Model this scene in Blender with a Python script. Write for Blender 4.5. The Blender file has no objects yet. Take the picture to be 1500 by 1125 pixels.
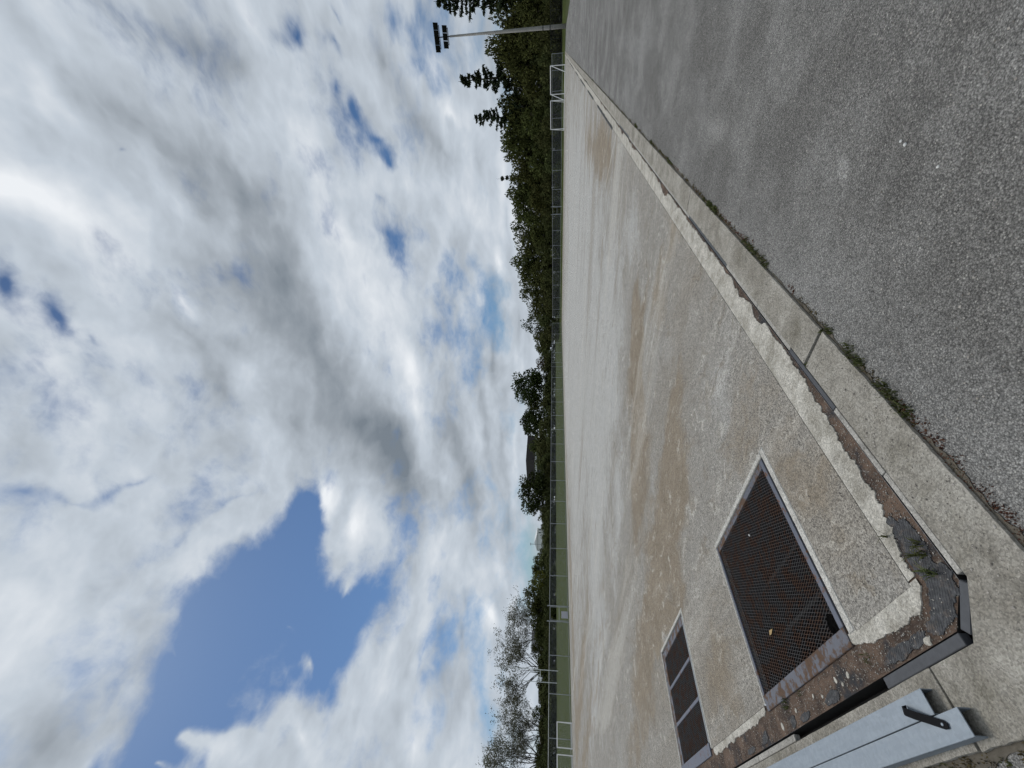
import bpy, bmesh, math, random
import numpy as np
from mathutils import Vector, Matrix, noise as mnoise

SC = bpy.context.scene
COL = SC.collection
R = math.radians

# ------------------------------------------------------------------ camera
# the photograph was stored on its side: the camera is rolled a quarter turn
CAM_H, YAW, PITCH = 1.5, R(39.88), math.atan(62.5 / 600.5)
cam_data = bpy.data.cameras.new('camera')
cam_data.sensor_width = 36.0
cam_data.lens = 36.0 * 600.5 / 1500.0
cam_data.clip_start, cam_data.clip_end = 0.05, 9000
cam = bpy.data.objects.new('camera', cam_data)
COL.objects.link(cam)
_f = Vector((-math.sin(YAW), math.cos(YAW), 0)); _r = Vector((math.cos(YAW), math.sin(YAW), 0)); _z = Vector((0, 0, 1))
_cf = _f * math.cos(PITCH) + _z * math.sin(PITCH); _cd = _f * math.sin(PITCH) - _z * math.cos(PITCH)
cam.matrix_world = Matrix(((_cd.x, _r.x, -_cf.x, 0), (_cd.y, _r.y, -_cf.y, 0), (_cd.z, _r.z, -_cf.z, CAM_H), (0, 0, 0, 1)))
SC.camera = cam

# ------------------------------------------------------------------ sun, exposure
SUN_DIR = Vector((-0.62, 0.10, 1.0)).normalized()          # towards the sun
sun_data = bpy.data.lights.new('sun', 'SUN')
sun_data.energy, sun_data.angle, sun_data.color = 1.5, R(22), (1.0, 0.965, 0.91)
sun = bpy.data.objects.new('sun', sun_data)
sun.rotation_euler = SUN_DIR.to_track_quat('Z', 'Y').to_euler()
COL.objects.link(sun)
SC.view_settings.view_transform = 'Standard'
SC.view_settings.look = 'None'
SC.view_settings.exposure = 0.0
SC.view_settings.gamma = 1.0
SC.view_settings.use_curve_mapping = False
SC.render.film_transparent = False
SC.cycles.use_adaptive_sampling = True; SC.cycles.adaptive_threshold = 0.02; SC.cycles.adaptive_min_samples = 8
SC.cycles.max_bounces = 4; SC.cycles.diffuse_bounces = 2; SC.cycles.glossy_bounces = 2; SC.cycles.transmission_bounces = 2; SC.cycles.caustics_reflective = False

# ------------------------------------------------------------------ node helper
class NT:
    def __init__(s, tree): s.t = tree; s.N = tree.nodes; s.L = tree.links
    def put(s, sock, v):
        if v is None: return
        if isinstance(v, bpy.types.NodeSocket): s.L.new(v, sock)
        else:
            if isinstance(v, (tuple, list)) and sock.type == 'RGBA' and len(v) == 3: v = (*v, 1)
            sock.default_value = v
    def n(s, kind, **kw):
        nd = s.N.new(kind)
        for k, v in kw.items(): setattr(nd, k, v)
        return nd
    def m(s, op, a, b=None, c=None, clamp=False):
        nd = s.n('ShaderNodeMath', operation=op, use_clamp=clamp)
        for i, v in enumerate((a, b, c)): s.put(nd.inputs[i], v)
        return nd.outputs[0]
    def vm(s, op, a, b=None, scale=None):
        nd = s.n('ShaderNodeVectorMath', operation=op)
        s.put(nd.inputs[0], a); s.put(nd.inputs[1], b)
        if scale is not None: s.put(nd.inputs[3], scale)
        return nd.outputs[1] if op in ('DOT_PRODUCT', 'LENGTH', 'DISTANCE') else nd.outputs[0]
    def mapping(s, v, loc=(0, 0, 0), rot=(0, 0, 0), scale=(1, 1, 1), kind='POINT'):
        nd = s.n('ShaderNodeMapping', vector_type=kind)
        s.put(nd.inputs[0], v); s.put(nd.inputs[1], loc); s.put(nd.inputs[2], rot); s.put(nd.inputs[3], scale)
        return nd.outputs[0]
    def noise(s, v, scale, detail=4, rough=0.55, dist=0.0, dim='3D', col=False):
        nd = s.n('ShaderNodeTexNoise', noise_dimensions=dim)
        s.put(nd.inputs['Vector'], v); s.put(nd.inputs['Scale'], scale); s.put(nd.inputs['Detail'], detail)
        s.put(nd.inputs['Roughness'], rough); s.put(nd.inputs['Distortion'], dist)
        return nd.outputs[1] if col else nd.outputs[0]
    def vor(s, v, scale, feature='F1', out=0, rand=1.0):
        nd = s.n('ShaderNodeTexVoronoi', feature=feature)
        s.put(nd.inputs['Vector'], v); s.put(nd.inputs['Scale'], scale); s.put(nd.inputs['Randomness'], rand)
        return nd.outputs[out]
    def ramp(s, f, a, b, lo=0.0, hi=1.0, smooth=True):
        nd = s.n('ShaderNodeMapRange', interpolation_type='SMOOTHSTEP' if smooth else 'LINEAR')
        s.put(nd.inputs[0], f); s.put(nd.inputs[1], a); s.put(nd.inputs[2], b); s.put(nd.inputs[3], lo); s.put(nd.inputs[4], hi)
        return nd.outputs[0]
    def mix(s, f, a, b, mode='MIX'):
        nd = s.n('ShaderNodeMix', data_type='RGBA', blend_type=mode)
        s.put(nd.inputs[0], f); s.put(nd.inputs[6], a); s.put(nd.inputs[7], b)
        return nd.outputs[2]
    def blobs(s, v, table):
        """sum of soft elliptical spots (cx, cy, sx, sy, rot, weight)"""
        acc = None
        for cx, cy, sx, sy, rot, w in table:
            mp = s.mapping(v, (cx, cy, 0), (0, 0, rot), (sx, sy, 1e6), 'TEXTURE')
            g = s.n('ShaderNodeTexGradient', gradient_type='QUADRATIC_SPHERE')
            s.put(g.inputs[0], mp)
            acc = s.m('MULTIPLY_ADD', g.outputs[1], w, acc if acc is not None else 0.0)
        return acc

# ------------------------------------------------------------------ sky
# cloud layer chart: horizontal direction over height, in world directions
CLEAR = [
    (-0.9413, 0.594, 0.2045, 0.1533, -1.4098, 0.9),
    (-0.9664, 0.4439, 0.2621, 0.2287, 2.1091, 1.1),
    (-0.9624, 0.3016, 0.2231, 0.2083, 2.0477, 1.1),
    (-0.9323, 0.1914, 0.1933, 0.1826, 2.0993, 1.1),
    (-0.9012, 0.093, 0.1526, 0.1393, 1.5886, 1.1),
    (-0.8118, 0.0537, 0.0778, 0.0665, 0.9289, 0.8),
    (-1.0338, 0.1053, 0.1119, 0.059, -2.8819, 0.5),
    (-1.1226, 0.4458, 0.3063, 0.2117, -3.0932, 1.15),
    (-1.3332, 0.4183, 0.2475, 0.1589, -3.1275, 0.6),
    (-1.2073, 0.1575, 0.2021, 0.0952, -3.1188, 0.5),
    (-1.2826, 0.4756, 0.2846, 0.1711, 2.9814, 0.8),
    (-1.2653, 0.3267, 0.2716, 0.1726, -2.7588, 0.8),
    (-1.1397, 0.2328, 0.1989, 0.136, -3.105, 0.6),
    (-1.4363, 0.5607, 0.3052, 0.2151, -3.1313, 0.5),
    (-1.0328, 0.1701, 0.1374, 0.0857, 0.0592, 0.5),
    (-0.217, 0.4849, 0.0838, 0.0434, -2.5876, 0.7),
    (-0.2948, 0.4902, 0.0886, 0.0378, -2.835, 0.7),
    (-0.3563, 0.5025, 0.0605, 0.0281, -2.8533, 0.35),
    (-0.4378, 0.3051, 0.0862, 0.0302, 2.7592, 0.5),
    (-0.55, 0.3897, 0.1053, 0.021, 2.0432, 0.5),
    (-0.507, 0.3269, 0.0779, 0.0207, 2.7516, 0.45),
    (-0.7262, 0.463, 0.097, 0.0276, 1.9281, 0.3),
    (-0.6967, 0.3488, 0.0904, 0.0452, 1.843, 0.25),
    (-0.1153, 0.7069, 0.0293, 0.0181, 1.4217, 0.5),
    (0.0658, 1.2426, 0.0909, 0.0544, 1.4377, 0.6),
    (0.0809, 1.4779, 0.0849, 0.0471, 2.2867, 0.5),
    (0.0163, 1.4205, 0.0792, 0.0528, 2.1995, 0.5),
    (-0.079, 1.3596, 0.0634, 0.0452, 2.2433, 0.45),
    (-0.1306, 1.448, 0.1277, 0.0695, 2.0233, 0.6),
    (-0.2384, 1.5336, 0.1342, 0.0793, 2.3471, 0.55),
    (-0.319, 1.5646, 0.1477, 0.084, 2.3859, 0.6),
    (-0.3848, 1.4736, 0.1422, 0.0783, 2.5317, 0.5),
    (-0.5043, 1.4413, 0.1567, 0.0964, 2.93, 0.55),
    (0.0674, 1.8029, 0.1836, 0.1118, 1.9523, 0.3),
    (-0.0727, 1.9588, 0.1705, 0.0957, 2.452, 0.3),
    (-1.0783, 1.6695, 0.4667, 0.2414, 2.3897, 0.35),
    (-0.5614, 1.2543, 0.124, 0.0549, 2.8383, 0.25),
    (-1.4771, 0.8712, 0.2362, 0.1917, -2.7923, 0.4),
    (-1.5853, 0.6489, 0.3414, 0.2003, -2.6851, 0.35),
    (-1.7, 0.8437, 0.436, 0.2638, -2.3956, 0.25),
    (-2.2199, 0.8266, 0.4388, 0.2349, -2.249, 0.4),
    (-2.4139, 0.559, 0.4754, 0.2752, -2.225, 0.4),
    (-2.6801, 0.4276, 0.4246, 0.2564, -2.1628, 0.3),
    (-1.0264, 0.6987, 0.1447, 0.1243, -1.4509, -0.6),
    (-0.9603, 0.6754, 0.1096, 0.0756, -2.9186, -0.6),
    (-1.1322, 0.1212, 0.1556, 0.0658, -2.9641, -1.5),
    (-0.9835, 0.1483, 0.0748, 0.0241, -2.9521, -0.95),
    (-0.9381, 0.1157, 0.0595, 0.0191, -2.9247, -0.8),
    (-0.8705, 0.2253, 0.0595, 0.0169, 3.0959, -0.35),
    (-1.1779, 0.598, 0.1096, 0.0817, -1.6095, -0.8),
    (-1.2648, 0.5184, 0.0994, 0.0746, -1.5499, -0.75),
    (-1.215, 0.3273, 0.0977, 0.0493, -2.7858, -0.75),
    (-1.2042, 0.1756, 0.0893, 0.0727, -2.9657, -0.8),
    (-1.094, 0.3737, 0.0625, 0.0228, -2.9493, -0.4),
    (-1.2861, 0.7272, 0.1701, 0.1558, 2.7447, -0.3),
    (-0.1376, 0.5797, 0.1962, 0.1347, 1.2747, -0.4),
    (-0.5659, 0.9203, 0.5475, 0.328, 3.0199, -0.4),
    (-0.1125, 0.8259, 0.2937, 0.2426, 2.1037, -0.4),
    (-1.0127, 0.993, 0.5591, 0.26, 2.6763, -0.4),
    (-0.5304, 0.354, 0.202, 0.1244, -1.8542, 0.16),
    (-0.6873, 0.2791, 0.2662, 0.1482, -1.7591, 0.22),
    (-0.6249, 0.198, 0.1798, 0.1198, -2.2389, 0.2),
    (-0.7356, 0.1047, 0.1566, 0.1119, -2.3308, 0.12),
    (-0.6757, 0.4585, 0.1793, 0.1109, -1.7246, 0.15),
    (-0.4056, 0.3618, 0.1272, 0.0643, -2.7512, 0.12),
    (-0.6447, 0.1, 0.1191, 0.0617, -2.6089, -0.3),
    (-2.4295, 0.8919, 0.1899, 0.0991, 3.0544, -0.5),
    (-1.307, 0.169, 0.1722, 0.0856, -3.1219, -0.5),
    (-1.6534, 0.2902, 0.508, 0.1917, -3.0947, -0.25),
]
SHADE = [
    (-0.1486, 2.6547, 0.3237, 0.1247, -3.1399, -0.25),
    (-0.8952, 2.6609, 0.4006, 0.1244, -2.8071, -0.25),
    (-1.448, 2.0084, 0.6393, 0.1205, -2.5819, -0.25),
    (-1.5719, 2.5128, 0.6129, 0.1252, -2.5451, -0.2),
    (-1.7483, 1.612, 0.5085, 0.1225, -2.5547, -0.25),
    (-2.3723, 1.4713, 0.5422, 0.1405, -2.3438, -0.2),
    (-1.9352, 2.3358, 0.4964, 0.132, -2.4486, 0.2),
    (-1.0135, 2.0463, 0.3579, 0.1522, -2.761, 0.2),
    (-0.577, 2.6689, 0.2524, 0.1283, -2.9996, 0.25),
    (-2.1889, 1.8932, 0.5969, 0.1189, -2.3854, 0.2),
    (-2.3812, 1.1572, 0.3334, 0.1459, -2.4529, 0.2),
    (-2.5696, 1.1232, 0.2661, 0.1082, -2.7485, 0.2),
    (-1.7422, 0.4491, 0.2883, 0.1622, -2.401, -0.18),
    (-1.998, 0.3427, 0.2284, 0.1404, -2.4352, 0.15),
    (-1.5944, 0.3675, 0.155, 0.1362, -2.2839, 0.2),
    (-1.749, 0.2921, 0.2095, 0.1266, -2.5265, -0.15),
    (-0.2061, 0.9557, 0.2731, 0.1816, 2.4415, -0.45),
    (-0.4036, 0.9176, 0.3246, 0.234, 2.8323, -0.5),
    (-0.6548, 0.9145, 0.4312, 0.2487, 2.9034, -0.5),
    (-0.9343, 0.915, 0.4301, 0.2328, 2.9882, -0.75),
    (-1.2283, 0.9669, 0.3614, 0.198, -2.9885, -0.85),
    (-0.7388, 0.747, 0.222, 0.1475, 2.7165, -0.35),
    (-1.0668, 0.944, 0.2776, 0.1621, 2.845, -0.25),
    (-0.0692, 0.7615, 0.1637, 0.0847, 2.5582, -0.4),
    (-0.1628, 0.837, 0.1841, 0.1123, 2.6544, -0.35),
    (0.0442, 1.0126, 0.1397, 0.0967, 2.3239, -0.42),
    (-0.0022, 1.0724, 0.127, 0.096, 1.8622, -0.25),
    (0.0456, 0.9077, 0.0885, 0.0682, 1.3436, -0.15),
    (-0.0173, 1.6657, 0.2742, 0.1443, 2.449, -0.36),
    (-0.2094, 1.8089, 0.3373, 0.1796, 2.401, -0.42),
    (-0.3496, 1.9866, 0.2754, 0.1842, 2.7024, -0.36),
    (-0.2235, 2.0809, 0.1274, 0.1094, 2.7719, -0.3),
    (-0.3927, 0.6455, 0.195, 0.0891, 2.6873, -0.32),
    (-0.5442, 0.6336, 0.1737, 0.0866, 3.1024, -0.3),
    (-0.5032, 0.7323, 0.1349, 0.0873, 2.9743, -0.2),
    (-0.6015, 0.5246, 0.1267, 0.0764, -2.9658, -0.15),
    (-1.4847, 1.3664, 0.5187, 0.2446, -2.8477, -0.42),
    (-1.7517, 1.3212, 0.4162, 0.202, -2.6096, -0.38),
    (-1.9319, 1.7832, 0.5474, 0.1506, -2.3647, -0.22),
    (-1.4459, 1.1232, 0.4159, 0.1705, -2.7602, -0.25),
    (-1.4387, 1.7368, 0.489, 0.1503, -2.6722, -0.18),
    (-1.9173, 0.6117, 0.2308, 0.1115, -2.7861, -0.38),
    (-2.1113, 0.6792, 0.2602, 0.1098, -2.4798, -0.3),
    (-2.1038, 0.5038, 0.362, 0.1792, -3.1276, -0.2),
    (-2.0777, 0.833, 0.2051, 0.0985, -2.5336, -0.25),
    (-2.3971, 0.4241, 0.259, 0.1654, -2.307, -0.15),
    (-0.7066, 0.0601, 0.1355, 0.0875, -2.2143, -0.3),
    (0.0484, 0.6843, 0.0996, 0.0642, 0.7601, -0.15),
    (-1.203, 2.1561, 0.6741, 0.148, -2.6515, -0.15),
    (-0.4966, 2.3251, 0.4017, 0.1475, -3.1299, -0.15),
    (-0.1195, 0.5662, 0.1092, 0.087, 2.6255, 0.6),
    (-0.1556, 0.6057, 0.1281, 0.0795, 2.5614, 0.35),
    (-0.2057, 0.6726, 0.1453, 0.0822, 2.7946, 0.22),
    (-0.3458, 0.6997, 0.0629, 0.0417, 2.7963, 0.5),
    (-0.551, 0.7163, 0.0831, 0.0399, -3.0627, 0.2),
    (-0.9714, 1.2585, 0.2279, 0.1484, 2.8942, 0.55),
    (-1.1309, 1.1892, 0.2137, 0.1279, 2.9819, 0.35),
    (-0.9833, 0.6801, 0.149, 0.1128, -2.1845, 0.85),
    (-1.1602, 0.6765, 0.1582, 0.1061, -2.0971, 0.55),
    (-0.0571, 2.0552, 0.2142, 0.1334, 1.9838, 0.5),
    (-0.216, 2.1196, 0.1628, 0.0749, 1.9438, 0.4),
    (-2.4295, 0.8919, 0.2519, 0.1017, 3.0744, 0.6),
    (-1.0945, 0.1151, 0.1383, 0.0557, -2.979, 0.25),
    (-1.2985, 0.2886, 0.1596, 0.1167, 2.2846, 0.15),
    (-0.3431, 0.4146, 0.1642, 0.0888, -2.7359, 0.22),
    (-0.4352, 0.3894, 0.1666, 0.084, -2.7886, 0.22),
    (-0.5058, 0.2645, 0.1317, 0.0587, -2.758, 0.1),
    (-0.2076, 1.2344, 0.1911, 0.1284, 2.6164, 0.2),
    (-0.3887, 1.2152, 0.2296, 0.1453, 2.7077, 0.25),
    (-0.6909, 1.2537, 0.3652, 0.2293, 2.643, 0.2),
    (-0.5997, 0.3742, 0.2036, 0.0646, -2.8466, 0.12),
    (0.0718, 0.8158, 0.0754, 0.0559, 2.758, 0.15),
    (-1.0106, 2.4003, 0.2243, 0.1428, 2.9096, 0.45),
    (-0.6452, 2.2543, 0.2457, 0.1659, 2.9256, 0.2),
    (-1.9256, 0.2696, 0.191, 0.1189, -2.9483, 0.25),
    (-1.307, 0.169, 0.1227, 0.0461, -2.9649, 0.4),
    (-0.122, 1.2025, 0.128, 0.1029, 2.3825, 0.15),
]

world = bpy.data.worlds.new('World'); SC.world = world
world.use_nodes = True
W = NT(world.node_tree); W.N.clear()
sky = W.n('ShaderNodeTexSky', sky_type='NISHITA', sun_disc=False)
sky.sun_elevation = math.asin(SUN_DIR.z); sky.sun_rotation = math.atan2(SUN_DIR.x, SUN_DIR.y)
sky.air_density, sky.dust_density, sky.ozone_density = 1.0, 0.6, 1.6
dirv = W.n('ShaderNodeTexCoord').outputs['Generated']
sep = W.n('ShaderNodeSeparateXYZ'); W.put(sep.inputs[0], dirv)
el = W.m('ABSOLUTE', sep.outputs[2])
den = W.m('ADD', el, 0.25)
cmb = W.n('ShaderNodeCombineXYZ')
W.put(cmb.inputs[0], W.m('DIVIDE', sep.outputs[0], den)); W.put(cmb.inputs[1], W.m('DIVIDE', sep.outputs[1], den))
q = cmb.outputs[0]
def centred(col, k):
    return W.vm('SCALE', W.vm('SUBTRACT', col, (0.5, 0.5, 0.5)), None, k)
flat = (1, 1, 0)
wq = W.vm('ADD', q, W.vm('MULTIPLY', centred(W.noise(q, 3.0, 2, 0.5, col=True), 0.20), flat))
wq = W.vm('ADD', wq, W.vm('MULTIPLY', centred(W.noise(q, 8.0, 3, 0.55, col=True), 0.06), flat))
nq = W.mapping(wq, (3.1, 1.7, 0), (0, 0, 0.9), (1.0, 1.15, 1))
dq = W.vm('MULTIPLY', W.vm('ADD', dirv, centred(W.noise(dirv, 5.0, 4, 0.6, col=True), 0.06)), (1.0, 1.0, 2.3))
low = W.ramp(el, 0.18, 0.75, 1.0, 0.0)
def two(off, s1, s2, det, rough):
    a = W.noise(W.vm('ADD', nq, off), s1, det, rough)
    b = W.noise(W.vm('ADD', dq, W.vm('SCALE', off, None, 0.8)), s2, det, rough)
    return W.m('ADD', W.m('MULTIPLY', a, W.m('SUBTRACT', 1.0, low)), W.m('MULTIPLY', b, low))
def billow(v, s0):
    acc = 0.0
    for k, w in enumerate((0.5, 0.27, 0.15, 0.08)):
        f = W.m('ABSOLUTE', W.m('MULTIPLY_ADD', W.noise(v, s0 * 2.1 ** k, 0, 0.5), 2.0, -1.0))
        acc = W.m('MULTIPLY_ADD', f, w, acc)
    return acc
f_big = two((0.0, 0.0, 0.0), 1.9, 2.6, 3, 0.5)
puff = billow(dq, 4.5)
f_mid = W.m('SUBTRACT', two((0.0, 0.0, 0.0), 4.6, 5.5, 6, 0.50), W.m('MULTIPLY', W.m('SUBTRACT', puff, 0.24), 0.55))
puff2 = billow(W.vm('ADD', dq, (-0.022, 0.0, 0.045)), 4.5)
f_lit = W.m('SUBTRACT', two((-0.03, 0.02, 0.03), 4.6, 5.5, 4, 0.5), W.m('MULTIPLY', W.m('SUBTRACT', puff2, 0.24), 0.55))
clear = W.blobs(wq, CLEAR)
shade = W.blobs(wq, SHADE)
cov = W.m('ADD', W.m('MULTIPLY', W.m('SUBTRACT', f_big, 0.5), 0.5), W.m('MULTIPLY', W.m('SUBTRACT', f_mid, 0.5), 2.3))
f_fray = W.noise(W.mapping(dq, rot=(0, 0, 0.6), scale=(1.0, 1.7, 1.0)), 15.0, 4, 0.62)
cov = W.m('ADD', cov, W.m('MULTIPLY', W.m('SUBTRACT', f_fray, 0.5), 0.85))
cov = W.m('SUBTRACT', W.m('ADD', cov, 0.72), W.m('MULTIPLY', clear, 1.35))
dens = W.ramp(cov, -0.16, 0.80)
relief = W.m('MULTIPLY', W.m('SUBTRACT', f_lit, f_mid), 0.85)
tone = W.m('ADD', 0.575, W.m('MULTIPLY', shade, 0.80))
tone = W.m('ADD', W.m('ADD', tone, relief), W.m('MULTIPLY', W.m('SUBTRACT', f_fray, 0.5), 0.12))
tone = W.m('ADD', tone, W.m('MULTIPLY', W.m('SUBTRACT', f_mid, 0.5), 0.38))
tone = W.m('ADD', tone, W.m('MULTIPLY', W.m('SUBTRACT', f_big, 0.5), 0.40), clamp=True)
crp = W.n('ShaderNodeValToRGB'); W.put(crp.inputs[0], tone)
cr = crp.color_ramp
cr.elements[0].position, cr.elements[0].color = 0.0, (0.19, 0.225, 0.265, 1)
cr.elements[1].position, cr.elements[1].color = 1.0, (0.85, 0.88, 0.915, 1)
e = cr.elements.new(0.30); e.color = (0.33, 0.37, 0.415, 1)
e = cr.elements.new(0.62); e.color = (0.54, 0.60, 0.67, 1)
cloud = W.vm('SCALE', crp.outputs[0], None, 10.0)
blue = W.vm('MULTIPLY', sky.outputs[0], (0.43, 0.575, 0.72))
final = W.mix(dens, blue, cloud)
bg = W.n('ShaderNodeBackground'); W.put(bg.inputs[0], final); bg.inputs[1].default_value = 0.1
wo = W.n('ShaderNodeOutputWorld'); W.L.new(bg.outputs[0], wo.inputs[0])
world.cycles.sampling_method = 'MANUAL'; world.cycles.sample_map_resolution = 512

# ------------------------------------------------------------------ materials
def material(name):
    m = bpy.data.materials.new(name); m.use_nodes = True
    t = NT(m.node_tree); t.N.clear()
    out = t.n('ShaderNodeOutputMaterial'); b = t.n('ShaderNodeBsdfPrincipled')
    t.L.new(b.outputs[0], out.inputs[0])
    b.inputs['Specular IOR Level'].default_value = 0.3
    return m, t, b
def bump(t, h, strength, dist, prev=None):
    nd = t.n('ShaderNodeBump'); nd.inputs['Strength'].default_value = strength; nd.inputs['Distance'].default_value = dist
    t.put(nd.inputs['Height'], h)
    if prev is not None: t.put(nd.inputs['Normal'], prev)
    return nd.outputs[0]
def pos(t): return t.n('ShaderNodeNewGeometry').outputs['Position']

def mat_plain(name, col, rough=0.6, metal=0.0, var=0.15, scale=8, bumpd=0.0, spec=0.3):
    m, t, b = material(name); p = t.n('ShaderNodeTexCoord').outputs['Object']
    f = t.noise(p, scale, 5, 0.6)
    c = t.mix(f, tuple(x * (1 - var) for x in col), tuple(min(1, x * (1 + var)) for x in col))
    t.put(b.inputs['Base Color'], c); b.inputs['Roughness'].default_value = rough; b.inputs['Metallic'].default_value = metal
    b.inputs['Specular IOR Level'].default_value = spec
    if bumpd: t.put(b.inputs['Normal'], bump(t, t.noise(p, scale * 6, 4, 0.6), 0.6, bumpd))
    return m

# sand and dirt films lying on the stripped pitch (world metres)
SAND = [(-4.1, 6.4, 1.0, .75, .5, .75), (-5.0, 6.0, 1.5, .8, .7, .9), (-5.7, 5.1, 1.6, .8, .75, 1.0), (-3.9, 3.6, 1.2, .5, .75, .7), (-4.8, 3.1, 1.6, .7, .7, .75),
        (-6.8, 4.6, 1.5, .6, .5, .6), (-6.2, 3.1, 2.6, .9, .5, .7), (-8.4, 2.3, 4.0, 1.1, .25, .6), (-3.0, 5.6, .7, .6, .5, .55), (-2.0, 5.4, .35, 1.6, 0, .35),
        (-2.8, 14.8, 1.1, 3.2, .15, .9), (-3.4, 20, 1.6, 6.0, .1, .55), (-2.6, 2.6, .6, .7, 0, .3), (-4.6, 1.4, .9, 1.0, 0, .45), (-2.1, 1.4, .3, 1.2, 0, .35),
        (-38, 14.7, 3.0, 20, .1, .7), (-30, 7.0, 14, 1.6, .12, .8), (-28, 4.0, 16, 1.1, .08, .6), (-42, 40, 2.2, 30, 0, .6), (-25, 70, 30, 3, 0, .6), (-12, 50, 30, 3.0, .05, .35)]
PALEGREY = [(-6.5, 9.5, 5.0, 3.0, .6, .8), (-10, 14, 9, 6, .6, .8), (-14, 8, 8, 3, .45, .7), (-20, 20, 18, 12, .5, .7), (-3.2, 4.6, .5, .9, .7, .4), (-2.6, 3.2, .6, .8, .4, .45), (-9, 5.6, 3.0, .8, .5, .5), (-18, 4.6, 9, .9, .15, .6), (-30, 40, 26, 34, .5, .8), (-12, 45, 14, 30, 0, .7), (-8, 25, 8, 12, .3, .6), (-2.9, 8.2, .9, 2.0, 0, .35)]
def grain(t, p, scale, warp):
    """irregular stone grain: random value and distance per chip"""
    w = t.vm('ADD', p, t.vm('SCALE', t.vm('SUBTRACT', t.noise(p, scale * .9, 2, .6, col=True), (.5, .5, .5)), None, warp))
    cs = t.n('ShaderNodeSeparateColor'); t.put(cs.inputs[0], t.vor(w, scale, 'F1', 1))
    return cs.outputs[0], cs.outputs[1], t.vor(w, scale, 'F1', 0)
def mat_pitch():
    m, t, b = material('pitch_base'); p = pos(t)
    wn = t.noise(p, 0.9, 4, 0.6, col=True)
    wp = t.vm('ADD', p, t.vm('SCALE', t.vm('SUBTRACT', wn, (.5, .5, .5)), None, 1.3))
    wp = t.vm('ADD', wp, t.vm('SCALE', t.vm('SUBTRACT', t.noise(p, 4.0, 4, 0.65, col=True), (.5, .5, .5)), None, 0.35))
    sp = t.mapping(p, rot=(0, 0, 0.72), scale=(1, 1, 1))
    streak = t.noise(t.mapping(wp, rot=(0, 0, -0.7), scale=(0.55, 2.1, 1)), 1.0, 6, 0.6)
    sand = t.m('ADD', t.blobs(wp, [(a, b_, c * 1.5, d_ * 1.5, e, f) for a, b_, c, d_, e, f in SAND]), t.m('MULTIPLY', t.m('SUBTRACT', streak, .5), 1.5))
    sandf = t.ramp(sand, 0.08, 0.52)
    pale = t.m('ADD', t.blobs(wp, [(a, b_, c * 1.4, d_ * 1.4, e, f) for a, b_, c, d_, e, f in PALEGREY]), t.m('MULTIPLY', t.m('SUBTRACT', t.noise(wp, 0.8, 5, 0.6), .5), 1.2))
    palef = t.ramp(pale, 0.0, 0.6)
    c = t.mix(palef, (0.288, 0.270, 0.240), (0.430, 0.422, 0.400))
    tan = t.mix(t.noise(wp, 2.2, 5, 0.6), (0.165, 0.130, 0.090), (0.335, 0.278, 0.208))
    c = t.mix(t.m('MULTIPLY', sandf, 0.9), c, tan)
    dk = t.ramp(t.noise(t.mapping(wp, rot=(0, 0, -.6), scale=(.35, 1.7, 1)), 1.6, 6, .62), .56, .78)
    c = t.mix(t.m('MULTIPLY', dk, .45), c, (0.15, 0.14, 0.125))
    br = t.ramp(t.noise(t.mapping(wp, (5, 2, 0), (0, 0, -.75), (.5, 2.2, 1)), 1.3, 7, .65), .58, .80)
    c = t.mix(t.m('MULTIPLY', br, .5), c, (0.60, 0.565, 0.50))
    st2 = t.noise(t.mapping(wp, (7, 1, 0), (0, 0, -.75), (1.0, 5.0, 1)), 1.7, 7, .68)
    c = t.mix(t.m('MULTIPLY', t.ramp(st2, .54, .68), .60), c, (0.205, 0.170, 0.125))
    c = t.mix(t.m('MULTIPLY', t.ramp(t.noise(t.mapping(wp, (2, 9, 0), (0, 0, -.7), (.8, 4.5, 1)), 2.6, 7, .72), .54, .66), .65), c, (0.56, 0.53, 0.47))
    c = t.mix(t.m('MULTIPLY', t.ramp(t.noise(wp, 3.4, 7, .72), .54, .70), .40), c, (0.17, 0.145, 0.112))
    fs = t.noise(t.mapping(p, (3, 4, 0), (0, 0, -.70), (.05, .42, 1)), 1.0, 6, .62)
    c = t.mix(t.m('MULTIPLY', t.ramp(fs, .52, .66), .40), c, (0.235, 0.202, 0.158))
    fs2 = t.noise(t.mapping(p, (8, 1, 0), (0, 0, -.62), (.07, .60, 1)), 1.0, 6, .65)
    c = t.mix(t.m('MULTIPLY', t.ramp(fs2, .54, .66), .45), c, (0.50, 0.475, 0.425))
    # aggregate
    r1, r2, d1 = grain(t, p, 120, .009); r3, r4, d2 = grain(t, p, 260, .005)
    spk = t.m('MULTIPLY', t.m('SUBTRACT', r1, .48), t.ramp(sandf, 0, 1, .85, .5))
    spk = t.m('ADD', spk, t.m('MULTIPLY', t.m('SUBTRACT', r3, .5), .5))
    spk = t.m('ADD', spk, t.m('MULTIPLY', t.m('SUBTRACT', t.noise(p, 55, 5, .7), .5), .9))
    spk = t.m('ADD', spk, t.m('MULTIPLY', t.m('SUBTRACT', t.noise(p, 12, 5, .68), .5), .55))
    gain = t.m('MAXIMUM', t.m('ADD', 1.0, spk), .15)
    c = t.vm('SCALE', c, None, gain)
    t.put(b.inputs['Base Color'], c); b.inputs['Roughness'].default_value = 0.92; b.inputs['Specular IOR Level'].default_value = .12
    n1 = bump(t, t.m('ADD', t.m('MULTIPLY', d1, -1.0), t.m('MULTIPLY', t.noise(p, 45, 5, .65), 1.4)), .8, .004)
    t.put(b.inputs['Normal'], n1)
    return m
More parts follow.
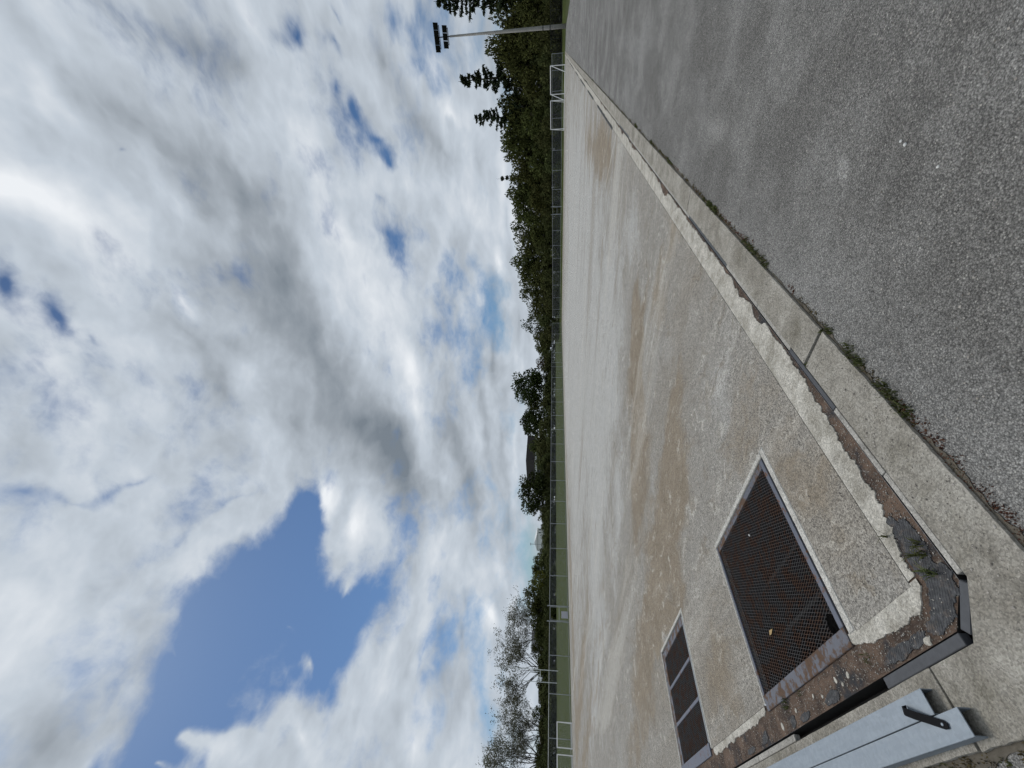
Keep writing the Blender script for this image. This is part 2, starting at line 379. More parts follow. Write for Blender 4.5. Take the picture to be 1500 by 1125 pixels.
def mat_asphalt():
    m, t, b = material('asphalt'); p = pos(t)
    r1, r2, d1 = grain(t, p, 150, .007); r3, r4, d2 = grain(t, p, 300, .004)
    patch = t.noise(p, 1.0, 6, .65); patch2 = t.noise(t.mapping(p, (4, 0, 0), scale=(1, .25, 1)), .6, 5, .65)
    c = t.mix(t.ramp(patch, .38, .66), (0.168, 0.161, 0.149), (0.262, 0.254, 0.238))
    c = t.mix(t.m('MULTIPLY', t.ramp(patch2, .48, .70), .55), c, (0.335, 0.328, 0.312))
    c = t.mix(t.m('MULTIPLY', t.ramp(t.noise(p, 2.7, 5, .7), .58, .72), .3), c, (0.105, 0.10, 0.093))
    c = t.mix(t.m('MULTIPLY', t.ramp(t.blobs(t.vm('ADD', p, t.vm('SCALE', t.vm('SUBTRACT', t.noise(p, 7, 4, .7, col=True), (.5, .5, .5)), None, .09)), [(-.62, 2.52, .16, .10, .9, 1.0), (.35, 3.4, .5, .3, .2, .6), (-.75, 4.6, .4, .9, .1, .5), (.2, 1.9, .5, .35, .4, .55)]), .1, .5), .6), c, (0.40, 0.39, 0.365))
    c = t.mix(t.m('MULTIPLY', t.ramp(t.noise(t.mapping(p, (1, 5, 0), scale=(3.0, .5, 1)), 1.0, 6, .7), .56, .70), .18), c, (0.115, 0.108, 0.098))
    v = t.m('MULTIPLY', t.m('ADD', .64, t.m('MULTIPLY', t.m('POWER', r1, 1.6), .56)), t.ramp(d1, .25, .75, 1.1, .55))
    v = t.m('ADD', v, t.m('MULTIPLY', t.m('SUBTRACT', r3, .5), .35))
    v = t.m('MULTIPLY', v, t.m('ADD', .6, t.m('MULTIPLY', t.noise(p, 26, 6, .72), .85)))
    v = t.m('MAXIMUM', v, .12)
    c = t.mix(t.m('MULTIPLY', t.m('GREATER_THAN', r2, .94), .4), c, (0.42, 0.40, 0.36))
    c = t.vm('SCALE', c, None, t.m('MULTIPLY', v, 1.22))
    t.put(b.inputs['Base Color'], c); b.inputs['Roughness'].default_value = .88; b.inputs['Specular IOR Level'].default_value = .2
    h = t.m('ADD', t.m('MULTIPLY', d1, -1.0), t.m('MULTIPLY', t.noise(p, 120, 4, .7), .9))
    t.put(b.inputs['Normal'], bump(t, t.m('ADD', h, t.m('MULTIPLY', t.noise(p, 9, 3, .6), .8)), .8, .005))
    return m
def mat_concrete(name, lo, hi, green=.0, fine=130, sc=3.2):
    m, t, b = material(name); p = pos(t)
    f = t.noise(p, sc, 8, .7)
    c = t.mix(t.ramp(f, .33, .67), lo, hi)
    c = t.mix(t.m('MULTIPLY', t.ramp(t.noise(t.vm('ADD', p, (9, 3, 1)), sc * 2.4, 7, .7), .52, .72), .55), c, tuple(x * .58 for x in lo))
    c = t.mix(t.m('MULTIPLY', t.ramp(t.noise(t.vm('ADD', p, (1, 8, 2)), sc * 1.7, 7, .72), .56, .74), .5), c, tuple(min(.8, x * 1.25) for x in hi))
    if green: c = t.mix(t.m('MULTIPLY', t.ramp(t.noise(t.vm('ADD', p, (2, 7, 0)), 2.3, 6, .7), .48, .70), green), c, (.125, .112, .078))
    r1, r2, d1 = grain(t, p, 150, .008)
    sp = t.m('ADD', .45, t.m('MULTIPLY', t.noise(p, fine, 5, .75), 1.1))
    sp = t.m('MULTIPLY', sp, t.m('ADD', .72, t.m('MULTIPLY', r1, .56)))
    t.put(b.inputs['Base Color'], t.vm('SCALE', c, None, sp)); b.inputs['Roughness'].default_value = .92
    b.inputs['Specular IOR Level'].default_value = .12
    t.put(b.inputs['Normal'], bump(t, t.m('ADD', t.noise(p, 60, 7, .75), t.m('MULTIPLY', t.noise(p, 12, 4, .6), 1.2)), .9, .005))
    return m
def mat_underlay():
    m, t, b = material('old_underlay'); p = pos(t)
    f = t.noise(p, 7, 6, .65); g = t.noise(t.mapping(p, rot=(0, 0, .25), scale=(30, 130, 1)), 1, 6, .65)
    c = t.mix(t.ramp(f, .35, .65), (.060, .042, .033), (.155, .105, .076))
    c = t.mix(t.m('MULTIPLY', t.ramp(g, .48, .70), .55), c, (.23, .19, .155))
    c = t.mix(t.m('MULTIPLY', t.ramp(t.noise(p, 38, 6, .7), .58, .68), .7), c, (.34, .31, .26))
    c = t.mix(t.ramp(t.noise(t.vm('ADD', p, (3, 3, 0)), 3.1, 6, .65), .52, .62), c, (.045, .045, .048))
    t.put(b.inputs['Base Color'], c); b.inputs['Roughness'].default_value = .9; b.inputs['Specular IOR Level'].default_value = .15
    t.put(b.inputs['Normal'], bump(t, t.m('ADD', t.noise(p, 30, 7, .7), t.m('MULTIPLY', g, .6)), 1.0, .008))
    return m
def mat_rubber():
    m, t, b = material('ribbed_rubber'); p = pos(t)
    w = t.n('ShaderNodeTexWave', wave_type='BANDS', bands_direction='X')
    t.put(w.inputs[0], t.mapping(p, rot=(0, 0, .62))); w.inputs[1].default_value = 26; w.inputs[2].default_value = 3.5; w.inputs[3].default_value = 3
    f = t.noise(p, 40, 5, .7)
    c = t.mix(t.ramp(f, .4, .75), (.026, .027, .030), (.11, .11, .112))
    c = t.mix(t.m('MULTIPLY', w.outputs[1], .35), c, (.10, .10, .10))
    c = t.mix(t.m('MULTIPLY', t.ramp(t.noise(p, 16, 6, .7), .52, .66), .6), c, (.15, .115, .09))
    t.put(b.inputs['Base Color'], c); b.inputs['Roughness'].default_value = .75
    t.put(b.inputs['Normal'], bump(t, t.m('ADD', w.outputs[1], f), .8, .003))
    return m
def mat_steel(name, base, rust, amount, rough=.55, metal=.55):
    m, t, b = material(name); p = pos(t)
    f = t.noise(p, 9, 6, .65); g = t.noise(p, 55, 5, .65)
    rf = t.ramp(t.m('ADD', f, t.m('MULTIPLY', t.m('SUBTRACT', g, .5), .3)), .62 - amount * .35, .72 - amount * .30)
    rc = t.mix(g, tuple(x * .5 for x in rust), tuple(x * 1.3 for x in rust))
    bc = t.mix(g, tuple(x * .75 for x in base), tuple(x * 1.2 for x in base))
    t.put(b.inputs['Base Color'], t.mix(rf, bc, rc))
    t.put(b.inputs['Metallic'], t.m('MULTIPLY', t.m('SUBTRACT', 1.0, rf), metal))
    t.put(b.inputs['Roughness'], t.ramp(rf, 0, 1, rough, .9))
    t.put(b.inputs['Normal'], bump(t, g, .4, .002))
    return m
def mat_galv():
    m, t, b = material('galvanised_sheet'); p = pos(t)
    f = t.noise(t.mapping(p, scale=(2, 14, 14)), 3, 5, .6); v = t.vor(p, 60, 'F1', 1)
    cs = t.n('ShaderNodeSeparateColor'); t.put(cs.inputs[0], v)
    c = t.mix(f, (.185, .22, .255), (.27, .305, .34))
    c = t.vm('SCALE', c, None, t.m('ADD', .94, t.m('MULTIPLY', cs.outputs[0], .12)))
    c = t.mix(t.m('MULTIPLY', t.ramp(t.noise(p, 12, 6, .7), .6, .78), .35), c, (.25, .24, .22))
    sc_ = t.noise(t.mapping(p, (0, 0, 0), (0, 0, .12), (14, 160, 1)), 1.0, 4, .7)
    c = t.mix(t.m('MULTIPLY', t.ramp(sc_, .66, .72), .35), c, (.42, .45, .48))
    c = t.mix(t.m('MULTIPLY', t.ramp(t.noise(t.mapping(p, (3, 1, 0), (0, 0, 1.3), (9, 120, 1)), 1.0, 3, .7), .70, .74), .6), c, (.07, .07, .075))
    t.put(b.inputs['Base Color'], c); b.inputs['Metallic'].default_value = .35; b.inputs['Roughness'].default_value = .55
    t.put(b.inputs['Normal'], bump(t, t.noise(p, 40, 4, .6), .15, .001))
    return m
def mat_grass(name, a, c2, stripes=0.0):
    m, t, b = material(name); p = pos(t)
    f = t.m('ADD', t.m('MULTIPLY', t.noise(p, .5, 5, .65), .6), t.m('MULTIPLY', t.noise(p, 9, 4, .7), .4))
    c = t.mix(t.ramp(f, .3, .7), a, c2)
    if stripes:
        w = t.n('ShaderNodeTexWave', wave_type='BANDS', bands_direction='X'); t.put(w.inputs[0], p)
        w.inputs[1].default_value = .075; w.inputs[2].default_value = 1.2; w.inputs[3].default_value = 2
        c = t.vm('SCALE', c, None, t.m('ADD', 1 - stripes / 2, t.m('MULTIPLY', w.outputs[1], stripes)))
    t.put(b.inputs['Base Color'], c); b.inputs['Roughness'].default_value = .9; b.inputs['Specular IOR Level'].default_value = .1
    t.put(b.inputs['Normal'], bump(t, t.noise(p, 30, 3, .7), .8, .03))
    return m
def mat_leaf(name, a, c2, trans=.15, rough=.85):
    m, t, b = material(name); b.inputs['Specular IOR Level'].default_value = .06
    geo = t.n('ShaderNodeNewGeometry'); oi = t.n('ShaderNodeObjectInfo')
    f = t.m('ADD', t.m('MULTIPLY', geo.outputs['Random Per Island'], .65), t.m('MULTIPLY', oi.outputs['Random'], .35))
    c = t.mix(f, a, c2)
    hs = t.n('ShaderNodeHueSaturation'); t.put(hs.inputs['Hue'], t.m('ADD', .475, t.m('MULTIPLY', oi.outputs['Random'], .04)))
    t.put(hs.inputs['Value'], t.m('ADD', .75, t.m('MULTIPLY', geo.outputs['Random Per Island'], .55)))
    t.put(hs.inputs['Color'], c)
    t.put(b.inputs['Base Color'], hs.outputs[0]); b.inputs['Roughness'].default_value = rough
    tr = t.n('ShaderNodeBsdfTranslucent'); t.put(tr.inputs[0], hs.outputs[0])
    mx = t.n('ShaderNodeMixShader'); mx.inputs[0].default_value = trans
    t.L.new(b.outputs[0], mx.inputs[1]); t.L.new(tr.outputs[0], mx.inputs[2])
    t.L.new(mx.outputs[0], [n for n in t.N if n.type == 'OUTPUT_MATERIAL'][0].inputs[0])
    return m

M = dict(
    pitch=mat_pitch(), asphalt=mat_asphalt(),
    kerb=mat_concrete('kerb_concrete', (.235, .215, .18), (.37, .347, .302), .5),
    pale=mat_concrete('pale_screed', (.335, .31, .262), (.56, .53, .468), .35, 90, 7),
    rim=mat_concrete('rim_concrete', (.42, .40, .36), (.58, .56, .51), 0, 110, 8),
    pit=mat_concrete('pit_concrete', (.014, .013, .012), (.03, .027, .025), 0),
    batten=mat_concrete('batten_grey', (.30, .285, .255), (.44, .42, .38), 0, 60, 5),
    batten_dark=mat_plain('batten_dark', (.075, .078, .085), .7, 0, .35, 30, .001),
    underlay=mat_underlay(), rubber=mat_rubber(),
    slot=mat_plain('slot_dark', (.018, .017, .016), .9, 0, .4, 20),
    frame=mat_steel('grate_steel', (.115, .125, .155), (.16, .075, .035), .22),
    frame_rust=mat_steel('grate_steel_rusty', (.115, .12, .14), (.115, .070, .045), .52),
    mesh=mat_steel('grate_mesh', (.050, .047, .047), (.085, .046, .030), .46, .7, .15),
    galv=mat_galv(), strap=mat_plain('strap_rubber', (.008, .008, .009), .8, 0, .3, 60, 0, .1),
    white=mat_plain('white_paint', (.78, .79, .78), .45, 0, .06, 3), offwhite=mat_plain('goal_white', (.80, .80, .79), .5, 0, .08, 3),
    post=mat_plain('galvanised_post', (.36, .38, .39), .5, .3, .12, 3), wire=mat_plain('fence_wire', (.20, .22, .22), .55, .2, .1, 1),
    darkpost=mat_plain('dark_post', (.02, .021, .022), .6, 0, .2, 4), pole=mat_concrete('pole_concrete', (.22, .215, .20), (.30, .295, .275), 0, 20, .6),
    lamp=mat_plain('lamp_black', (.010, .010, .011), .5, 0, .2, 4), glass=mat_plain('lamp_glass', (.012, .013, .014), .4, 0, .1, 4, spec=.15),
    lawn=mat_grass('mown_lawn', (.040, .053, .015), (.068, .082, .024), .25), grass=mat_grass('rough_grass', (.042, .052, .018), (.075, .084, .032)),
    bark=mat_plain('bark', (.075, .062, .05), .9, 0, .35, 6, .01), bark_pale=mat_plain('bark_pale', (.17, .16, .15), .9, 0, .4, 5, .01),
    leaf=mat_leaf('leaf_wood', (.036, .045, .014), (.098, .108, .034)), leaf_dark=mat_leaf('leaf_oak', (.020, .032, .011), (.054, .070, .022)),
    needle=mat_leaf('needles', (.018, .027, .014), (.046, .058, .028), .08), shrubleaf=mat_leaf('leaf_shrub', (.040, .050, .017), (.115, .125, .048)),
    yellowleaf=mat_leaf('leaf_yellow', (.08, .095, .018), (.16, .165, .035)), rustleaf=mat_leaf('leaf_rust', (.055, .040, .018), (.10, .070, .032)),
    gumleaf=mat_leaf('leaf_gum', (.10, .105, .072), (.19, .19, .135), .3),
    weed=mat_leaf('weed_blades', (.045, .058, .020), (.105, .115, .048), .2), moss=mat_leaf('dry_moss', (.06, .045, .025), (.13, .10, .05), .1), redmoss=mat_leaf('red_moss', (.09, .035, .025), (.14, .075, .045), .1),
    soil=mat_plain('joint_soil', (.12, .105, .082), .95, 0, .5, 60, .004),
    roof=mat_plain('roof_dark', (.055, .048, .045), .8, 0, .2, 1), roof2=mat_plain('cladding_dark', (.035, .037, .042), .7, 0, .15, 1), roofgrey=mat_plain('roof_grey', (.09, .095, .10), .8, 0, .15, 1),
    render=mat_plain('house_render', (.55, .53, .47), .85, 0, .1, 2), pane=mat_plain('window_pane', (.03, .035, .04), .2, 0, .1, 1, spec=.5),
    sign=mat_plain('sign_grey', (.46, .46, .50), .5, 0, .06, 5), pebble=mat_plain('pebble_white', (.7, .69, .66), .6, 0, .1, 50), leafdry=mat_plain('dry_leaf', (.40, .27, .12), .7, 0, .3, 60),
    net=mat_plain('goal_net', (.45, .47, .46), .8, 0, .1, 2),
)

# ------------------------------------------------------------------ mesh helpers
class MB:
    def __init__(s): s.v = []; s.f = []
    def quad(s, a, b, c, d): n = len(s.v); s.v += [a, b, c, d]; s.f.append((n, n + 1, n + 2, n + 3)); return s
    def box(s, x0, y0, z0, x1, y1, z1):
        n = len(s.v); s.v += [(x0, y0, z0), (x1, y0, z0), (x1, y1, z0), (x0, y1, z0), (x0, y0, z1), (x1, y0, z1), (x1, y1, z1), (x0, y1, z1)]
        s.f += [tuple(n + i for i in t) for t in ((3, 2, 1, 0), (4, 5, 6, 7), (0, 1, 5, 4), (1, 2, 6, 5), (2, 3, 7, 6), (3, 0, 4, 7))]; return s
    def tube(s, pts, rad, k=8, cap=True):
        pts = [Vector(p) for p in pts]; rad = rad if isinstance(rad, (list, tuple)) else [rad] * len(pts)
        n0 = len(s.v); up = None
        for i, p in enumerate(pts):
            t = (pts[min(i + 1, len(pts) - 1)] - pts[max(i - 1, 0)]).normalized()
            if up is None: up = Vector((0, 0, 1)) if abs(t.z) < .9 else Vector((1, 0, 0))
            a = t.cross(up).normalized(); bb = a.cross(t).normalized(); up = bb
            for j in range(k):
                w = 2 * math.pi * (j + .5) / k; s.v.append(tuple(p + (a * math.cos(w) + bb * math.sin(w)) * rad[i]))
        for i in range(len(pts) - 1):
            for j in range(k):
                a0 = n0 + i * k + j; a1 = n0 + i * k + (j + 1) % k; s.f.append((a0, a1, a1 + k, a0 + k))
        if cap:
            s.f.append(tuple(n0 + j for j in range(k))[::-1]); e0 = n0 + (len(pts) - 1) * k; s.f.append(tuple(e0 + j for j in range(k)))
        return s
    def prism(s, poly, z0, z1):
        n = len(s.v); k = len(poly)
        s.v += [(x, y, z0) for x, y in poly] + [(x, y, z1) for x, y in poly]
        s.f.append(tuple(range(n + k, n + 2 * k))); s.f.append(tuple(range(n + k - 1, n - 1, -1)))
        for i in range(k): j = (i + 1) % k; s.f.append((n + i, n + j, n + k + j, n + k + i))
        return s
    def mesh(s, name, mat):
        me = bpy.data.meshes.new(name); me.from_pydata([tuple(p) for p in s.v], [], s.f); me.materials.append(mat); me.update(); return me
    def build(s, name, mat, parent=None, smooth=False, bevel=0.0):
        me = s.mesh(name, mat)
        if bevel:
            bm = bmesh.new(); bm.from_mesh(me); bmesh.ops.bevel(bm, geom=[e for e in bm.edges], offset=bevel, segments=2, affect='EDGES', clamp_overlap=True); bm.to_mesh(me); bm.free()
        bm = bmesh.new(); bm.from_mesh(me); bmesh.ops.recalc_face_normals(bm, faces=bm.faces); bm.to_mesh(me); bm.free()
        if smooth:
            for p in me.polygons: p.use_smooth = True
        return link(name, me, parent)
def link(name, me, parent=None):
    o = bpy.data.objects.new(name, me); COL.objects.link(o)
    if parent is not None: o.parent = parent
    return o
def tag(o, label=None, cat=None, group=None, kind=None):
    if label: o['label'] = label
    if cat: o['category'] = cat
    if group: o['group'] = group
    if kind: o['kind'] = kind
    return o
def empty(name, loc=(0, 0, 0), rz=0.0):
    o = bpy.data.objects.new(name, None); COL.objects.link(o); o.location = loc; o.rotation_euler = (0, 0, rz); o.empty_display_size = .2; return o
def ns(x, y=0.0, z=0.0): return mnoise.noise(Vector((x, y, z)))
def fb(x, y=0.0, z=0.0): return ns(x, y, z) + .5 * ns(2.1 * x, 2.1 * y, z + 3) + .25 * ns(4.3 * x, 4.3 * y, z + 7)

# ------------------------------------------------------------------ ground
def ground_z(x, y):
    cl = lambda v: max(0.0, min(1.0, v))
    left = cl((-47.2 - x) / 43.0) * 1.12
    far = cl((y - 77.3) / 2.4) * .32 + cl((y - 79.7) / 15.0) * .35
    return max(left, far)
XB = [-4000, -1500, -600, -300, -180, -130, -110, -98, -90.2, -80, -70, -60, -52, -47.2, -30, -15, 3.2, 12, 40, 120, 400, 1500, 4000]
YB = [-4000, -1500, -400, -100, -30, -10, 20, 50, 77.3, 78.5, 79.7, 85, 90, 94.7, 120, 200, 500, 1500, 4000]
mb = MB(); idx = {}
def gv(i, j):
    if (i, j) not in idx: idx[(i, j)] = len(mb.v); mb.v.append((XB[i], YB[j], ground_z(XB[i], YB[j])))
    return idx[(i, j)]
for i in range(len(XB) - 1):
    for j in range(len(YB) - 1):
        if XB[i] >= -47.3 and XB[i + 1] <= 3.3 and YB[j] >= -10.1 and YB[j + 1] <= 77.4: continue
        mb.f.append((gv(i, j), gv(i + 1, j), gv(i + 1, j + 1), gv(i, j + 1)))
tag(mb.build('lawn_ground', M['lawn']), kind='structure')
# asphalt path on the right of the pitch, and behind the near kerb
PATH = [(-1.358, -10), (3.2, -10), (3.2, 52), (2.55, 58), (1.55, 69.5), (1.15, 73.0), (-1.358, 74.2)]
mb = MB(); mb.v = [(x, y, -.012) for x, y in PATH]; mb.f = [tuple(range(len(PATH)))]
mb.quad((-47.2, -10, -.012), (-1.358, -10, -.012), (-1.358, .402, -.012), (-47.2, .402, -.012))
tag(mb.build('asphalt_path', M['asphalt']), kind='structure')
mb = MB(); GP = [(3.2, 52), (3.2, 77.3), (-1.358, 77.3), (-1.358, 74.2), (1.15, 73.0), (1.55, 69.5), (2.55, 58)]
mb.v = [(x, y, .0) for x, y in GP]; mb.f = [tuple(range(len(GP)))]
tag(mb.build('grass_verge', M['grass']), kind='structure')
mb = MB(); mb.quad((-47.2, .402, 0.0), (-46.45, .402, 0), (-46.45, 77.3, 0), (-47.2, 77.3, 0)); mb.quad((-46.45, 76.62, 0), (-1.358, 76.62, 0), (-1.358, 77.3, 0), (-46.45, 77.3, 0))
tag(mb.build('grass_margin', M['grass']), kind='structure')

# stripped pitch surface with openings for the two drain pits
PITS = [(-3.765, -2.375, 2.130), (-6.765, -5.305, 2.185)]
EX, EY, FX, FY = -1.88, .91, -46.45, 76.62
mb = MB()
def rect(x0, y0, x1, y1, z=0.0): mb.quad((x0, y0, z), (x1, y0, z), (x1, y1, z), (x0, y1, z))
rect(FX, 2.185, EX, FY); rect(FX, EY, -6.765, 2.185); rect(-5.305, EY, -3.765, 2.185); rect(-3.765, 2.130, -2.375, 2.185); rect(-2.375, EY, EX, 2.185)
for (x0, y0, x1, y1) in ((EX, EY, EX, FY), (FX, EY, -6.765, EY), (-5.305, EY, -3.765, EY), (-2.375, EY, EX, EY)):
    mb.quad((x0, y0, 0), (x1, y1, 0), (x1, y1, -.02), (x0, y0, -.02))
pitch = tag(mb.build('pitch', M['pitch']), kind='structure')

# perimeter strip of torn underlay and the slot drain beside it
SIN = [(-1.655, FY), (-1.655, .835), (-1.812, .715), (FX, .715)]
SOUT = [(-1.602, FY), (-1.602, .822), (-1.762, .658), (FX, .658)]
mb = MB(); z = -.008
mb.v = [(EX, FY, z), (EX, EY, z), (FX, EY, z), (SIN[3][0], SIN[3][1], z), (SIN[2][0], SIN[2][1], z), (SIN[1][0], SIN[1][1], z), (SIN[0][0], SIN[0][1], z)]
mb.f = [(0, 1, 5, 6), (1, 4, 5), (1, 2, 3, 4)]
underlay = tag(mb.build('underlay_strip', M['underlay']), kind='structure')
mb = MB()
for k in range(3):
    a, b_, c, d_ = SIN[k], SIN[k + 1], SOUT[k + 1], SOUT[k]
    mb.quad((*a, -.10), (*b_, -.10), (*c, -.10), (*d_, -.10)); mb.quad((*a, -.0085), (*b_, -.0085), (*b_, -.10), (*a, -.10)); mb.quad((*d_, -.01), (*c, -.01), (*c, -.10), (*d_, -.10))
slot = tag(mb.build('slot_drain', M['slot']), kind='structure')
# battens lying in the slot, one object each
def batten(p0, p1, mat, w=.034, top=-.006, sh=.0):
    p0 = Vector((*p0, 0)); p1 = Vector((*p1, 0)); t = (p1 - p0).normalized(); n = Vector((-t.y, t.x, 0)) * (w / 2)
    p0 += t * .003; p1 -= t * .003; o = n.normalized() * sh; p0 += o; p1 += o
    m_ = MB(); m_.prism([tuple((p0 + n)[:2]), tuple((p0 - n)[:2]), tuple((p1 - n)[:2]), tuple((p1 + n)[:2])], top - .035, top)
    m_.build('batten', mat, slot, bevel=.002)
rnd = random.Random(3)
cy_ = [(.848, 1.31, 'batten'), (1.31, 1.745, 'batten'), (1.745, 2.30, 'batten_dark'), (2.30, 2.86, 'batten'), (2.86, 3.58, 'batten'), (3.58, 4.3, 'batten_dark'), (4.3, 4.9, 'batten_dark'), (4.9, 5.9, 'batten'), (5.9, 6.55, 'batten'), (6.55, 7.8, 'batten'), (7.8, 8.6, 'batten')]
y = 8.6
while y < 72:
    n_ = y + rnd.uniform(.8, 1.6) * (1 + y / 40)
    if rnd.random() > .16 or 12 < y < 21: cy_.append((y, n_, 'pale' if 11.8 < y < 21 else ('batten' if rnd.random() > .15 else 'batten_dark')))
    y = n_
for a, b_, mt in cy_: batten((-1.6315, a), (-1.6315, b_), M[mt], .031, -.006 + rnd.uniform(-.002, .001), rnd.uniform(-.003, .003))
batten((-1.634, .822), (-1.776, .697), M['batten_dark'], .040, -.004)
batten((-1.803, .687), (-2.36, .687), M['batten_dark'], .042, -.003)
x = -3.48
while x > -40:
    n_ = x - rnd.uniform(.5, .95) * (1 - x / 30)
    if rnd.random() > .12: batten((x, .686), (n_, .686), M['batten' if rnd.random() > .3 else 'batten_dark'], .034, -.006 + rnd.uniform(-.003, .001))
    x = n_

# pale screed left on the strip: ragged thin sheets over the underlay
def ragged(name, samples, inner, outer, z0, z1, mat, parent):
    """sheet between two edges sampled along a run; outer edge ragged"""
    m_ = MB()
    for s_ in samples:
        a = inner(s_); b_ = outer(s_); m_.v += [(*a, z1), (*b_, z1), (*b_, z0)]
    for i in range(len(samples) - 1):
        k = i * 3; m_.f += [(k, k + 1, k + 4, k + 3), (k + 1, k + 2, k + 5, k + 4)]
    return m_.build(name, mat, parent)
def kerb_poly(a0, a1, b0, b1, along_y=True):
    n = max(2, int((a1 - a0) / (.02 + .004 * max(0, abs(a0))))); e = [a0 + (a1 - a0) * k / n for k in range(n + 1)]
    j = lambda s_, q_: .0035 * fb(s_ * 14, q_) + .0028 * ns(s_ * 60, q_)
    L = [(b0 + .4 * j(s_, 1.7), s_) for s_ in e] + [(b1 + j(s_, 9.1), s_) for s_ in reversed(e)]
    return L if along_y else [(y, x) for x, y in L][::-1]
def steps(a, b_, d0=.008, g=.004):
    L = []; s_ = a
    while s_ < b_: L.append(s_); s_ += d0 + g * max(0, s_ - a)
    L.append(b_); return L
def interp(t, xs, ys):
    return float(np.interp(t, xs, ys))
def pale_w(y):
    base = interp(y, [.9, 1.0, 1.15, 1.3, 1.6, 1.8, 2.0, 2.3, 3.5, 5, 9, 12, 30], [.045, .055, .095, .13, .155, .17, .20, .208, .205, .212, .216, .216, .216])
    r_ = .026 * fb(y * 7, 1.3) + .018 * fb(y * 29, 4.2) + .012 * fb(y * 110, 2.2) + (.15 * min(0, fb(y * 1.9, 8.4) + .12) if y > 2 else 0)
    return max(.012, min(.219, base + r_))
ragged('screed', steps(.93, FY), lambda y: (EX + .003, y), lambda y: (EX + pale_w(y), y), -.008, -.0015, M['pale'], underlay)
def pale_l(x):
    base = interp(-x, [1.82, 1.9, 2.1, 2.3, 2.45], [.02, .085, .09, .08, .03]); return max(.008, base + .016 * fb(x * 12, 2.2) + .008 * fb(x * 45, 3) + .005 * fb(x * 130, 6))
ragged('screed', [-1.83 - i * .006 for i in range(108)], lambda x: (x, EY + .012), lambda x: (x, EY - pale_l(x)), -.008, -.0015, M['pale'], underlay)
ragged('screed', [-3.79 - i * .01 for i in range(150)], lambda x: (x, EY - .002), lambda x: (x, EY - max(.01, interp(-x, [3.78, 4.0, 4.6, 5.2, 5.3], [.03, .055, .05, .06, .03]) + .022 * fb(x * 10, 5) + .01 * fb(x * 40, 3))), -.008, -.0015, M['pale'], underlay)
ragged('screed', steps(6.79, 40, .02, .01), lambda s_: (-s_, EY - .002), lambda s_: (-s_, EY - max(.01, .07 + .05 * fb(s_ * 4, 5) + .015 * fb(s_ * 30, 3))), -.008, -.0015, M['pale'], underlay)
def flake(name, cx, cy, rx, ry, rot, z0, z1, mat, parent, seed, amp=.34, k=110):
    poly = []
    for i in range(k):
        w = 2 * math.pi * i / k; r_ = 1 + amp * fb(math.cos(w) * 1.6 + seed, math.sin(w) * 1.6, seed * 2.3) + .12 * ns(math.cos(w) * 7 + seed, math.sin(w) * 7, seed) + .10 * ns(math.cos(w) * 17 + seed, math.sin(w) * 17, seed)
        x_, y_ = rx * r_ * math.cos(w), ry * r_ * math.sin(w); poly.append((cx + x_ * math.cos(rot) - y_ * math.sin(rot), cy + x_ * math.sin(rot) + y_ * math.cos(rot)))
    return MB().prism(poly, z0, z1).build(name, mat, parent)
for i, (cx, cy, rx, ry, rot) in enumerate([(-1.765, 1.11, .030, .055, .1), (-1.74, .985, .062, .11, -.1), (-1.735, .865, .066, .075, .2), (-1.79, .80, .085, .055, .5), (-1.88, .765, .06, .035, .3), (-1.71, 1.07, .028, .06, 0), (-1.77, 1.42, .018, .03, .3), (-1.79, 1.78, .014, .05, .1),
                                         (-2.17, .752, .115, .027, .0), (-2.02, .755, .06, .024, .1), (-2.86, .748, .085, .026, .05), (-3.24, .742, .07, .02, 0), (-3.42, .752, .04, .028, .6), (-3.95, .76, .06, .03, .3), (-4.3, .745, .09, .02, 0)]):
    flake('rubber_flake', cx, cy, rx, ry, rot, -.008, -.0045 + .0006 * (i % 3), M['rubber'], underlay, i * 1.7 + .4)
for i, (cx, cy, rx, ry) in enumerate([(-1.975, .735, .020, .016), (-2.62, .79, .014, .012), (-2.75, .80, .015, .011), (-2.7, .77, .010, .009), (-3.05, .80, .012, .009), (-3.6, .76, .022, .016), (-2.95, .775, .010, .008), (-3.33, .79, .013, .012)]):
    flake('screed_crumb', cx, cy, rx, ry, i, -.008, -.004, M['pale'], underlay, i * 2.9 + 7, .22, 24)
# torn dark backing standing along the inner edge further up the pitch
for i, (y0, y1) in enumerate(((12.6, 13.9), (14.0, 17.5), (19.5, 23), (25, 30), (33, 37), (41, 52), (55, 63))):
    ragged('torn_backing', [y0 + (y1 - y0) * k / 60 for k in range(61)], lambda y: (EX - .03 - .03 * max(0, fb(y * 3, i)), y), lambda y: (EX + .03 + .035 * fb(y * 5, i + 4), y), 0.0, .012, M['rubber'], underlay)

